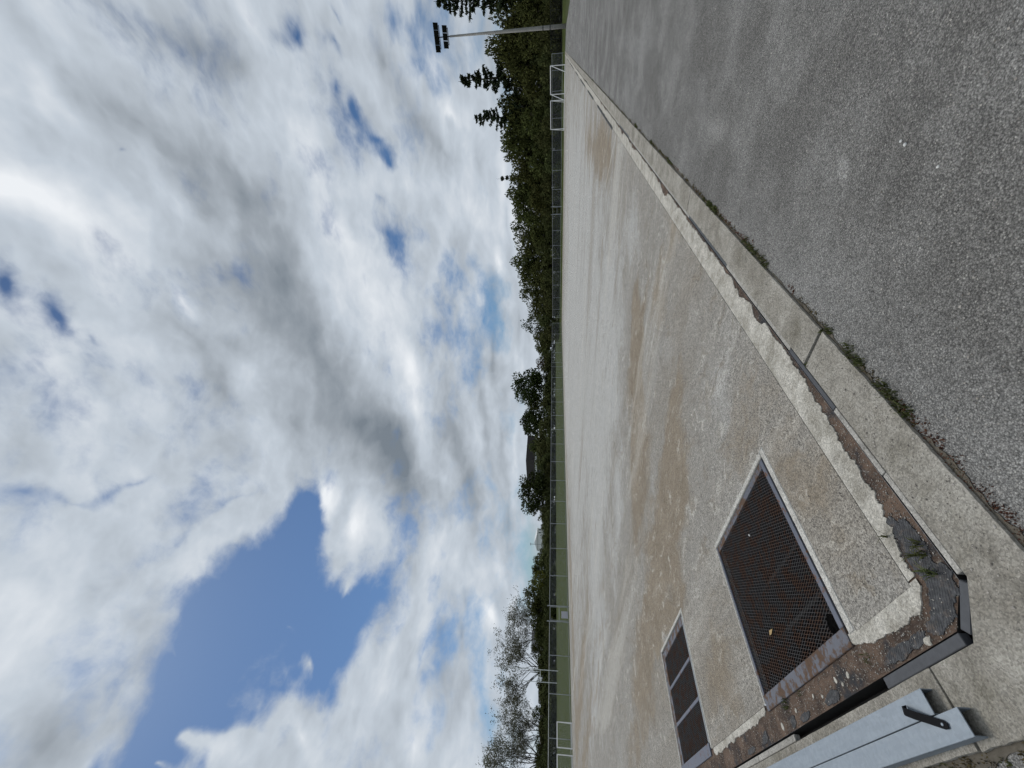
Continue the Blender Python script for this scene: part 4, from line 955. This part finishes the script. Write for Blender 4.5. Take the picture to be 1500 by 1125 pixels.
house('house', 'long pale bungalow roofline behind the hedge at the picture edge', (-134, 23.5, 1.12), R(80), 7.5, 6, 2.9, 1.3, M['render'], M['roof'], 3)

# ------------------------------------------------------------------ trees
TREES = [
    ('cedar', 6.11, 92.0, 19.86, 11.6, 'cedar_edge'),
    ('broad', 2.1, 90.0, 9.46, 5.16, 't1'),
    ('broad', -0.6, 96.0, 12.46, 5.89, 't2'),
    ('broad', -3.28, 90.0, 9.87, 5.19, 't3'),
    ('cedar', -4.76, 94.0, 17.91, 9.96, 'cedar_tall'),
    ('broad', -8.57, 97.0, 11.84, 5.83, 't5'),
    ('cedar', -10.8, 93.0, 15.89, 8.56, 'cedar_mid'),
    ('broad', -13.73, 91.0, 11.01, 5.99, 't7'),
    ('broad', -17.38, 94.0, 10.45, 5.52, 't8'),
    ('pine', -22.13, 95.0, 12.77, 3.17, 'pine_thin'),
    ('broad', -19.83, 90.0, 9.46, 5.42, 't10'),
    ('broad', -24.43, 93.0, 10.85, 6.05, 't11'),
    ('broad', -27.2, 90.0, 9.92, 5.73, 't12'),
    ('broad', -32.0, 94.0, 10.05, 5.83, 't13'),
    ('broad', -34.25, 90.0, 9.6, 6.03, 't14'),
    ('broad', -39.29, 93.0, 10.9, 6.08, 't15'),
    ('broad', -42.06, 90.0, 9.4, 6.04, 't16'),
    ('broad', -47.85, 93.0, 9.04, 6.08, 't17'),
    ('broad', -50.42, 90.0, 7.64, 5.04, 't18'),
    ('open', -56.33, 92.0, 9.38, 5.3, 'open_edge'),
    ('broad', -59.71, 90.0, 6.57, 5.33, 't20'),
    ('broad', 8.47, 96.0, 12.07, 6.78, 't21'),
    ('broad', 4.53, 93.0, 11.17, 5.67, 'wood_a'),
    ('broad', 0.81, 92.0, 10.92, 6.04, 'wood_b'),
    ('broad', -2.14, 93.0, 11.53, 6.02, 'wood_c'),
    ('broad', -9.99, 92.0, 10.55, 5.61, 'wood_d'),
    ('broad', -15.31, 92.0, 10.68, 5.86, 'wood_e'),
    ('broad', -22.59, 92.0, 10.07, 6.2, 'wood_f'),
    ('broad', 0.2, 86.0, 7.03, 4.58, 't28'),
    ('broad', -5.91, 86.0, 6.66, 5.09, 't29'),
    ('broad', -11.07, 86.0, 6.66, 5.33, 't30'),
    ('broad', -17.69, 86.0, 6.18, 5.12, 't31'),
    ('broad', -24.56, 86.0, 6.17, 5.42, 't32'),
    ('broad', -31.39, 86.0, 6.14, 5.71, 't33'),
    ('broad', -38.98, 86.0, 6.1, 5.43, 't34'),
    ('broad', 3.52, 87.0, 7.13, 4.7, 't35'),
    ('shrub', 6.15, 83.89, 3.5, 2.84, ''),
    ('shrub', 4.64, 84.18, 3.42, 2.27, ''),
    ('shrub', 3.25, 83.74, 3.23, 3.01, ''),
    ('shrub', 2.05, 83.09, 3.67, 2.73, ''),
    ('shrub', 0.62, 83.05, 4.12, 2.54, ''),
    ('shrub', -1.1, 82.96, 3.42, 3.03, ''),
    ('shrub', -2.43, 82.9, 3.57, 2.38, ''),
    ('shrub', -4.16, 83.04, 4.0, 3.28, ''),
    ('shrub', -6.07, 84.24, 3.98, 2.99, ''),
    ('shrub', -7.86, 84.21, 4.09, 3.18, ''),
    ('shrub', -9.81, 83.18, 3.37, 2.89, ''),
    ('shrub', -11.31, 82.8, 4.16, 2.86, ''),
    ('shrub', -13.37, 83.78, 4.37, 2.98, ''),
    ('shrub', -15.16, 83.47, 3.49, 3.0, ''),
    ('shrub', -16.99, 82.79, 3.62, 3.67, ''),
    ('shrub', -18.98, 84.05, 3.62, 2.81, ''),
    ('shrub', -21.19, 83.63, 4.07, 2.84, ''),
    ('shrub', -23.21, 84.23, 4.34, 3.1, ''),
    ('shrub', -25.73, 84.21, 3.47, 3.33, ''),
    ('shrub', -27.89, 83.94, 3.97, 3.12, ''),
    ('shrub', -30.62, 84.08, 3.66, 3.11, ''),
    ('shrub', -33.21, 83.25, 4.56, 3.79, ''),
    ('shrub', -36.67, 84.18, 4.32, 3.85, ''),
    ('shrub', -38.75, 82.98, 4.34, 3.32, ''),
    ('shrub', -41.95, 84.29, 3.91, 3.53, ''),
    ('shrub', -44.15, 83.55, 3.51, 3.86, ''),
    ('shrub', -47.24, 84.02, 4.09, 4.03, ''),
    ('shrub', -50.49, 84.17, 4.91, 3.58, ''),
    ('shrub', -53.12, 82.91, 3.77, 4.51, ''),
    ('broad', -100.0, 144.43, 9.17, 7.53, 'grey_bush'),
    ('rust', -99.0, 130.59, 7.86, 7.05, 'rust_bush'),
    ('oak', -100.0, 118.27, 16.06, 12.83, 'oak_big'),
    ('broad', -106.0, 114.89, 11.47, 7.76, 't68'),
    ('oak', -104.0, 102.69, 12.25, 10.6, 'oak_small'),
    ('oak', -99.0, 69.85, 10.74, 11.25, 'round_dark'),
    ('shrub', -97.0, 62.09, 5.95, 4.73, ''),
    ('broad', -104.0, 63.17, 4.64, 5.72, 't72'),
    ('broad', -103.0, 57.67, 4.87, 5.12, 't73'),
    ('broad', -104.0, 53.55, 6.59, 5.0, 't74'),
    ('broad', -102.0, 48.94, 6.87, 4.43, 't75'),
    ('yellow', -98.0, 44.42, 6.56, 4.17, 'yellow_bush'),
    ('broad', -101.0, 42.49, 8.04, 5.81, 'olive_dome'),
    ('broad', -101.0, 39.31, 7.4, 5.35, 't78'),
    ('broad', -100.0, 36.22, 6.6, 4.26, 't79'),
    ('broad', -100.0, 33.78, 5.75, 3.88, 't80'),
    ('broad', -103.0, 31.8, 6.07, 4.19, 't81'),
    ('broad', -101.0, 28.31, 5.29, 4.01, 't82'),
    ('broad', -102.0, 25.58, 4.95, 3.94, 't83'),
    ('broad', -102.0, 23.06, 4.59, 3.58, 't84'),
    ('broad', -101.0, 20.28, 5.29, 3.73, 'small_dome'),
    ('broad', -102.0, 18.11, 4.58, 3.41, 't86'),
    ('broad', -101.0, 15.72, 4.87, 3.56, 't87'),
    ('broad', -102.0, 13.74, 5.08, 3.77, 't88'),
    ('broad', -102.0, 11.18, 4.99, 3.68, 't89'),
    ('broad', -110.0, 96.83, 10.02, 6.24, 'hall_tree'),
    ('gum', -106.0, 36.57, 13.11, 12.72, 'gum_a'),
    ('gum', -104.0, 28.51, 15.82, 14.08, 'gum_b'),
    ('gum', -104.0, 18.77, 12.68, 10.21, 'gum_c'),
    ('gum', -103.0, 13.38, 14.88, 12.13, 'gum_d'),
    ('gum', -106.0, 9.15, 13.75, 8.2, 'gum_e'),
    ('shrub', -95.42, 129.82, 4.97, 5.55, ''),
    ('shrub', -95.31, 122.89, 5.72, 5.76, ''),
    ('shrub', -95.3, 116.46, 4.11, 6.93, ''),
    ('shrub', -95.54, 110.73, 4.9, 5.77, ''),
    ('shrub', -96.71, 106.69, 4.99, 5.49, ''),
    ('shrub', -95.75, 99.21, 3.95, 5.47, ''),
    ('shrub', -96.46, 95.09, 5.26, 5.86, ''),
    ('shrub', -95.43, 88.63, 4.69, 5.61, ''),
    ('shrub', -95.48, 83.84, 4.16, 4.76, ''),
    ('shrub', -96.03, 79.69, 4.65, 5.32, ''),
    ('shrub', -95.11, 74.63, 4.52, 4.94, ''),
    ('shrub', -95.91, 71.29, 4.84, 4.24, ''),
    ('shrub', -95.37, 67.04, 4.15, 4.7, ''),
    ('shrub', -95.71, 63.44, 4.24, 4.72, ''),
    ('shrub', -95.31, 59.52, 4.15, 4.77, ''),
    ('shrub', -95.09, 56.09, 3.33, 4.16, ''),
    ('shrub', -95.33, 53.2, 4.25, 4.64, ''),
    ('shrub', -95.56, 50.54, 3.59, 4.28, ''),
    ('shrub', -95.84, 48.29, 3.46, 4.13, ''),
    ('shrub', -95.45, 45.54, 3.59, 4.0, ''),
    ('shrub', -96.68, 43.33, 4.22, 3.71, ''),
    ('shrub', -95.63, 40.32, 3.93, 3.83, ''),
    ('shrub', -96.55, 38.77, 3.65, 3.1, ''),
    ('shrub', -96.64, 36.84, 3.78, 3.22, ''),
    ('shrub', -96.24, 34.88, 3.58, 3.65, ''),
    ('shrub', -95.19, 32.32, 3.75, 2.84, ''),
    ('shrub', -96.18, 30.69, 3.69, 2.95, ''),
    ('shrub', -96.93, 28.71, 3.57, 3.47, ''),
    ('shrub', -96.32, 26.92, 3.36, 3.36, ''),
    ('shrub', -96.16, 24.75, 3.07, 3.54, ''),
    ('shrub', -96.72, 22.99, 3.46, 3.27, ''),
    ('shrub', -95.06, 20.91, 2.87, 3.17, ''),
    ('shrub', -97.0, 19.76, 2.94, 2.67, ''),
    ('shrub', -96.72, 18.04, 3.15, 3.15, ''),
    ('shrub', -96.14, 16.15, 3.32, 2.67, ''),
    ('shrub', -96.24, 14.83, 2.79, 3.35, ''),
    ('shrub', -96.48, 13.16, 3.08, 3.32, ''),
    ('shrub', -96.36, 11.74, 3.21, 3.27, ''),
    ('shrub', -96.05, 10.34, 3.28, 2.42, ''),
    ('shrub', 7.27, 88.09, 4.39, 3.78, 'under'),
    ('shrub', 5.59, 88.57, 4.85, 3.43, 'under'),
    ('shrub', 3.65, 87.99, 4.12, 3.47, 'under'),
    ('shrub', 2.16, 88.09, 3.94, 3.82, 'under'),
    ('shrub', 0.48, 88.71, 4.33, 4.04, 'under'),
    ('shrub', -1.08, 88.1, 4.22, 3.88, 'under'),
    ('shrub', -2.8, 88.56, 4.74, 3.9, 'under'),
    ('shrub', -4.65, 88.68, 4.31, 3.56, 'under'),
    ('shrub', -6.49, 89.33, 4.67, 4.47, 'under'),
    ('shrub', -8.52, 89.06, 5.19, 4.09, 'under'),
    ('shrub', -10.71, 88.76, 4.45, 4.2, 'under'),
    ('shrub', -13.14, 88.28, 4.84, 4.64, 'under'),
    ('shrub', -15.33, 89.16, 5.01, 3.96, 'under'),
    ('shrub', -17.86, 88.37, 4.56, 4.24, 'under'),
    ('shrub', -20.46, 87.79, 4.33, 4.51, 'under'),
    ('shrub', -23.14, 88.16, 4.88, 4.27, 'under'),
    ('shrub', -25.78, 87.64, 4.52, 4.42, 'under'),
    ('shrub', -29.27, 88.83, 4.63, 4.35, 'under'),
    ('shrub', -32.72, 89.5, 4.45, 5.29, 'under'),
    ('shrub', -34.73, 87.94, 4.62, 5.23, 'under'),
    ('shrub', -38.35, 87.77, 4.84, 4.93, 'under'),
    ('shrub', -42.64, 88.72, 5.74, 5.26, 'under'),
    ('shrub', -45.23, 87.59, 5.08, 4.92, 'under'),
    ('shrub', -48.77, 87.62, 5.95, 5.65, 'under'),
    ('shrub', -53.09, 87.77, 4.82, 5.62, 'under'),
    ('shrub', -57.37, 88.48, 5.34, 6.5, 'under'),
    ('shrub', -98.68, 144.02, 7.57, 7.83, 'under'),
    ('shrub', -98.34, 134.84, 6.44, 8.4, 'under'),
    ('shrub', -98.92, 127.58, 6.74, 7.49, 'under'),
    ('shrub', -99.59, 120.6, 6.12, 7.22, 'under'),
    ('shrub', -99.51, 114.1, 5.59, 7.95, 'under'),
    ('shrub', -98.73, 106.62, 6.52, 6.43, 'under'),
    ('shrub', -99.42, 102.25, 5.58, 7.78, 'under'),
    ('shrub', -98.53, 95.84, 5.85, 5.94, 'under'),
    ('shrub', -99.56, 91.14, 7.95, 7.45, 'under'),
    ('shrub', -99.61, 85.95, 7.5, 7.26, 'under'),
    ('shrub', -99.58, 81.02, 6.45, 6.47, 'under'),
    ('shrub', -99.27, 76.59, 7.14, 6.27, 'under'),
    ('shrub', -99.58, 72.93, 5.22, 6.48, 'under'),
    ('shrub', -99.11, 68.45, 4.54, 6.31, 'under'),
    ('shrub', -98.88, 64.53, 4.74, 5.97, 'under'),
    ('shrub', -99.75, 61.61, 5.33, 5.09, 'under'),
    ('shrub', -99.03, 58.35, 4.23, 5.75, 'under'),
    ('shrub', -98.38, 55.26, 4.67, 5.41, 'under'),
    ('shrub', -99.64, 52.89, 4.65, 4.71, 'under'),
    ('shrub', -99.18, 49.99, 4.68, 5.58, 'under'),
    ('shrub', -99.36, 47.51, 4.77, 4.53, 'under'),
    ('shrub', -99.03, 44.78, 4.71, 4.26, 'under'),
    ('shrub', -98.3, 41.41, 4.46, 4.95, 'under'),
    ('shrub', -98.29, 38.73, 4.29, 4.14, 'under'),
    ('shrub', -98.72, 36.32, 4.43, 4.81, 'under'),
    ('shrub', -99.76, 34.61, 4.51, 4.17, 'under'),
    ('shrub', -98.24, 32.19, 4.21, 4.2, 'under'),
    ('shrub', -99.35, 30.5, 4.12, 4.6, 'under'),
    ('shrub', -99.42, 28.23, 4.37, 4.44, 'under'),
    ('shrub', -99.11, 25.83, 3.84, 4.67, 'under'),
    ('shrub', -98.55, 24.05, 4.34, 3.96, 'under'),
    ('shrub', -98.22, 22.42, 3.84, 4.0, 'under'),
    ('shrub', -99.69, 20.98, 4.26, 4.4, 'under'),
    ('shrub', -99.71, 19.26, 3.44, 3.64, 'under'),
    ('shrub', -99.7, 17.77, 3.9, 3.6, 'under'),
    ('shrub', -99.72, 16.14, 3.94, 3.32, 'under'),
    ('shrub', -98.99, 14.14, 3.99, 3.6, 'under'),
    ('shrub', -99.3, 12.61, 4.04, 3.26, 'under'),
    ('shrub', -98.84, 11.08, 3.29, 3.91, 'under'),
]

def leaf_mesh(name, C, size, mat, rs, up=.35, asp=.65):
    n = len(C); nr = rs.normal(size=(n, 3)); nr[:, 2] += up; nr /= np.linalg.norm(nr, axis=1)[:, None]
    a = np.cross(nr, rs.normal(size=(n, 3))); a /= np.linalg.norm(a, axis=1)[:, None]; b_ = np.cross(nr, a)
    s_ = (size * rs.uniform(.55, 1.3, n))[:, None]; a = a * s_; b_ = b_ * s_ * asp
    V = np.empty((n, 4, 3)); V[:, 0] = C - a; V[:, 1] = C - b_ * .9 + nr * s_ * .12; V[:, 2] = C + a; V[:, 3] = C + b_ * .9 + nr * s_ * .12
    me = bpy.data.meshes.new(name); me.vertices.add(4 * n); me.vertices.foreach_set('co', V.ravel())
    me.loops.add(4 * n); me.loops.foreach_set('vertex_index', np.arange(4 * n, dtype=np.int32)); me.polygons.add(n)
    me.polygons.foreach_set('loop_start', np.arange(0, 4 * n, 4, dtype=np.int32)); me.polygons.foreach_set('loop_total', np.full(n, 4, dtype=np.int32))
    me.materials.append(mat); me.update(); me.validate(); return me
def clumps(rs, nb, rx, rz, zc, br, low=-1.0):
    out = []
    while len(out) < nb:
        p_ = rs.uniform(-1, 1, 3); r2 = np.linalg.norm(p_)
        if r2 > 1 or r2 < .35 or p_[2] < low: continue
        out.append((p_[0] * rx, p_[1] * rx, zc + p_[2] * rz, br * rs.uniform(.6, 1.25)))
    return out
def fill(rs, blobs_, n):
    w = np.array([b_[3] ** 2 for b_ in blobs_]); idx_ = rs.choice(len(blobs_), n, p=w / w.sum()); B = np.array(blobs_)[idx_]
    d_ = rs.normal(size=(n, 3)); d_ /= np.linalg.norm(d_, axis=1)[:, None]; rad = B[:, 3] * rs.uniform(.45, 1.05, n) ** .6
    d_[:, 2] *= .85; return B[:, :3] + d_ * rad[:, None]
def limbs(rg_, h_, r0, targets, fork=.35, k=6):
    m_ = MB(); m_.tube([(0, 0, -.3), (.05 * h_ * rg_.uniform(-.4, .4), 0, h_ * fork), (.04 * h_ * rg_.uniform(-1, 1), .03 * h_, h_ * .72)], [r0, r0 * .75, r0 * .22], 8)
    for (x, y, z) in targets:
        s0 = Vector((0, 0, h_ * rg_.uniform(.22, .55))); e0 = Vector((x, y, z)); mid = s0.lerp(e0, .5) + Vector((rg_.uniform(-.06, .06) * h_, rg_.uniform(-.06, .06) * h_, .04 * h_)); m_.tube([s0, mid, e0], [r0 * .42, r0 * .26, r0 * .06], k)
    return m_
def proto_broad(seed, H=10.0, Wd=8.0, n=3600, size=.27, leaf='leaf', low=-.85, zc=.56, rz=.44, nb=46, br=.17, bark='bark'):
    rs = np.random.RandomState(seed); bl = clumps(rs, nb, Wd / 2 * .86, H * rz, H * zc, Wd * br, low); rg_ = random.Random(seed)
    return [('trunk', limbs(rg_, H, .022 * H, [bl[i][:3] for i in range(0, nb, 4)]).mesh('trunk', M[bark])), ('crown', leaf_mesh('crown', fill(rs, bl, n), size, M[leaf], rs))]
def proto_cedar(seed, H=18.0, Wd=10.0, size=.36, n_wh=26, gap=.25):
    rs = np.random.RandomState(seed); rg_ = random.Random(seed); m_ = MB(); m_.tube([(0, 0, -.3), (.1, 0, H * .5), (0, .1, H)], [.022 * H, .013 * H, .02], 8); C = []
    for i in range(n_wh):
        f = .06 + .92 * (i + rg_.random() * .5) / n_wh; z = H * f; L = Wd / 2 * (1 - f) ** .75 * rg_.uniform(.75, 1.1) + .35
        for j in range(rg_.randint(3, 6)):
            a = rg_.uniform(0, 6.283); l_ = L * rg_.uniform(.55, 1.1); up = rg_.uniform(-.05, .32); e_ = (l_ * math.cos(a), l_ * math.sin(a), z + l_ * up); md = (e_[0] * .5, e_[1] * .5, z + l_ * up * .35)
            m_.tube([(0, 0, z), md, e_], [.05, .035, .01], 4, False); nn = int(14 + l_ * 17)
            t_ = rs.uniform(.12, 1.0, nn); side = rs.normal(0, .12 + .10 * l_ * .5, nn) * (1.1 - t_ * .7)
            px = t_ * e_[0] - side * math.sin(a); py = t_ * e_[1] + side * math.cos(a); pz = z + l_ * up * t_ ** 1.4 + rs.normal(-.06, .10, nn); C.append(np.stack([px, py, pz], 1))
    C = np.concatenate(C); return [('trunk', m_.mesh('trunk', M['bark'])), ('crown', leaf_mesh('crown', C, size, M['needle'], rs, .9, .4))]
def proto_gum(seed, H=12.0, Wd=11.0):
    rs = np.random.RandomState(seed); rg_ = random.Random(seed); m_ = MB(); C = []
    m_.tube([(0, 0, -.3), (.05, 0, H * .10), (.12, .05, H * .2)], [.26, .22, .19], 8)
    def spray(e_, nn, r_): C.append(np.array(e_)[None, :] + rs.normal(0, 1, (nn, 3)) * np.array([r_, r_, r_ * .8])[None, :])
    def branch(p_, d_, l_, r_, lev):
        e_ = p_ + d_ * l_; md = p_.lerp(e_, .5) + Vector((rg_.uniform(-1, 1), rg_.uniform(-1, 1), .2)) * l_ * .10; m_.tube([p_, md, e_], [r_, r_ * .8, r_ * .6], 5, False)
        if lev == 0:
            spray(e_, 12, .32); return
        if lev <= 2 and rg_.random() < .6: spray(md, 3, .28)
        for k in range(rg_.choice((2, 3, 3))):
            nd = (d_ + Vector((rg_.uniform(-1, 1), rg_.uniform(-1, 1), rg_.uniform(-.35, .6))) * .60).normalized(); branch(p_.lerp(e_, rg_.uniform(.45, 1)) if k else e_, nd, l_ * rg_.uniform(.6, .9), r_ * .58, lev - 1)
    for k in range(7):
        a = 6.283 * k / 7 + rg_.uniform(-.5, .5); sl = rg_.uniform(.12, .95); branch(Vector((.1, .04, H * rg_.uniform(.12, .2))), Vector((math.cos(a) * sl, math.sin(a) * sl, 1)).normalized(), H * rg_.uniform(.2, .27), .085, 4)
    C = np.concatenate(C); s_ = H / np.percentile(C[:, 2], 99.5); C *= s_; me = m_.mesh('trunk', M['bark_pale']); me.transform(Matrix.Scale(s_, 4))
    sx = Wd / 2 / np.percentile(np.abs(C[:, :2]), 98); C[:, :2] *= sx; me.transform(Matrix.Diagonal((sx, sx, 1, 1)))
    return [('trunk', me), ('crown', leaf_mesh('crown', C, .17, M['gumleaf'], rs, .1, .38))]
P = {
    'broad': [proto_broad(s_) for s_ in (1, 2, 3, 4)], 'shrub': [proto_broad(s_, 5, 5, 1700, .22, 'shrubleaf', -1.0, .44, .52, 26, .2) for s_ in (11, 12, 13)],
    'oak': [proto_broad(s_, 10, 9, 4200, .27, 'leaf_dark', -.6, .60, .40, 40, .16) for s_ in (21, 22)], 'cedar': [proto_cedar(s_) for s_ in (31, 32)], 'pine': [proto_cedar(33, 14, 6, .4, 12)],
    'open': [proto_broad(41, 10, 8, 1500, .25, 'leaf_dark', -.7, .6, .40, 30, .14)], 'yellow': [proto_broad(51, 6, 6, 2000, .22, 'yellowleaf', -.95, .5, .5, 26, .2)],
    'rust': [proto_broad(61, 6, 6, 1800, .22, 'rustleaf', -.95, .5, .5, 26, .2)], 'gum': [proto_gum(s_) for s_ in (71, 72, 74)],
}
DIM = {'broad': (10, 8), 'shrub': (5, 5), 'oak': (10, 9), 'cedar': (18, 10), 'pine': (14, 6), 'open': (10, 8), 'yellow': (6, 6), 'rust': (6, 6), 'gum': (12, 11)}
NAME = {'broad': 'broadleaf_tree', 'shrub': 'shrub', 'oak': 'oak_tree', 'cedar': 'cedar_tree', 'pine': 'pine_tree', 'open': 'broadleaf_tree', 'yellow': 'bush', 'rust': 'bush', 'gum': 'gum_tree'}
KEYS = {
    'hall_tree': 'dark tree hiding the right part of the dark clad hall',
    'wood_a': 'tall broadleaf tree of the wood between the cut-off cedar and the mast', 'wood_b': 'tall broadleaf tree of the wood whose crown the mast crosses', 'wood_c': 'tall broadleaf tree of the wood midway between mast and tall cedar', 'wood_d': 'broadleaf tree of the wood at the shorter cedar, on its right', 'wood_e': 'broadleaf tree of the wood second left of the shorter cedar', 'wood_f': 'broadleaf tree of the wood around the thin pine trunk',
    'cedar_edge': 'dark cedar cut by the picture edge beside the floodlight mast', 'cedar_tall': 'tall dark cedar with layered boughs rising behind the right goal frame', 'cedar_mid': 'shorter cedar spire next to the tall cedar, away from the mast',
    'pine_thin': 'thin flat-topped pine poking above the wood', 'open_edge': 'thin-crowned tree with sky gaps at the low end of the wood', 'grey_bush': 'grey-green rounded tree at the far corner of the pitch', 'rust_bush': 'rust-brown bush beside the big dark oak',
    'oak_big': 'big dark oak standing alone above the hedge', 'oak_small': 'dark oak between the big oak and the dark hall', 'round_dark': 'round dark tree left of the dark hall', 'yellow_bush': 'yellow-green bush in the hedge beyond the lawn',
    'olive_dome': 'olive domed tree behind the yellow-green bush', 'small_dome': 'small domed tree in the hedge above the small goals',
    'gum_a': 'wispy gum tree rightmost of the pale-limbed gums', 'gum_b': 'wispy gum tree right behind the rugby posts', 'gum_c': 'wispy gum tree above the fully visible small goal', 'gum_d': 'tallest wispy gum tree at the picture edge', 'gum_e': 'wispy gum tree half outside the picture'}
KEYS2 = {
    't1': 'dark broadleaf tree right beside the floodlight mast in the wood',
    't2': 'highest-topped broadleaf tree left of the floodlight mast',
    't3': 'dark broadleaf tree just right of the tall cedar',
    't5': 'dark broadleaf tree between the two cedar spires',
    't7': 'dark broadleaf tree just left of the shorter cedar',
    't8': 'dark broadleaf tree midway between the shorter cedar and the thin pine',
    't10': 'dark broadleaf tree just right of the thin pine',
    't11': 'dark broadleaf tree just left of the thin pine',
    't12': 'dark broadleaf tree of the wood above the far gate',
    't13': 'dark broadleaf tree of the wood just left of the far gate',
    't14': 'dark broadleaf tree of the wood, two crowns left of the far gate',
    't15': 'taller broadleaf crown in the middle stretch of the wood left of the far gate',
    't16': 'dark broadleaf tree left of the taller middle crown',
    't17': 'dark broadleaf tree above the far pitch corner, right of the thin-crowned tree',
    't18': 'dark broadleaf tree directly right of the thin-crowned tree',
    't20': 'low rounded tree between the thin-crowned tree and the grey-green one',
    't21': 'broadleaf tree at the picture edge right of the cut-off cedar',
    't28': 'lower front tree of the wood directly behind the floodlight mast',
    't29': 'lower front tree of the wood behind the right goal frame',
    't30': 'lower front tree of the wood behind the left goal frame',
    't31': 'lower front tree of the wood below the thin pine',
    't32': 'lower front tree of the wood directly behind the far gate',
    't33': 'lower front tree of the wood left of the far gate',
    't34': 'lower front tree of the wood nearest the far pitch corner',
    't35': 'lower front tree of the wood right of the mast by the black fence',
    't68': 'dark tree between the big oak and the smaller oak',
    't72': 'low tree right of the white gabled house',
    't73': 'low tree in front of the white gabled house',
    't74': 'dark tree left of the thin lamp post',
    't75': 'dark tree just right of the yellow-green bush',
    't78': 'dark tree left of the olive domed tree, over the white building',
    't79': 'dark tree above the gate with the sign plate',
    't80': 'dark tree behind the rightmost gum tree trunk',
    't81': 'dark tree in front of the grey roofed pale house',
    't82': 'dark tree just right of the rugby posts',
    't83': 'dark tree just left of the rugby posts',
    't84': 'low dark tree before the cream cottage',
    't86': 'low dark tree above the left post of the fully visible small goal',
    't87': 'dark tree above the gap between the two small goals',
    't88': 'dark tree behind the tallest gum trunk',
    't89': 'dark tree just outside the picture edge beyond the small goals',
}
KEYS.update(KEYS2)
cnt = {}; rt = random.Random(77)
for kind, x, y, zt_, wd, key in TREES:
    k = cnt.get(kind, 0); cnt[kind] = k + 1; parts = P[kind][k % len(P[kind])]; H0, W0 = DIM[kind]; gz = ground_z(x, y)
    e_ = empty(NAME[kind], (x, y, gz), rt.uniform(0, 6.283)); s_ = max(.3, (zt_ - gz) / H0) * (1.0 if kind == 'gum' else 1.09); wx = max(.3, wd / W0) * 1.06
    e_.scale = (wx, wx, s_)
    for nm, me in parts: link(nm, me, e_)
    far = y > 80 and x > -60
    cat = 'bush' if kind in ('shrub', 'yellow', 'rust') else 'tree'
    if key in KEYS: tag(e_, KEYS[key], cat)
    elif key == 'under': tag(e_, 'dark shrub of the second row, under the tall trees of the wood' if far else 'dark shrub of the second row, under the tree belt beyond the lawn', cat, 'second shrub row below the wood' if far else 'second shrub row behind the lawn')
    elif kind == 'shrub': tag(e_, 'low green shrub at the foot of the wood behind the far fence' if far else 'low dark shrub in the hedge along the back of the lawn', cat, 'shrubs below the wood' if far else 'hedge shrubs behind the lawn')
    elif far: tag(e_, 'dark green broadleaf tree of the dense wood behind the far fence', cat, 'trees of the wood')
    else: tag(e_, 'dark green tree of the tree belt beyond the mown lawn', cat, 'trees beyond the lawn')
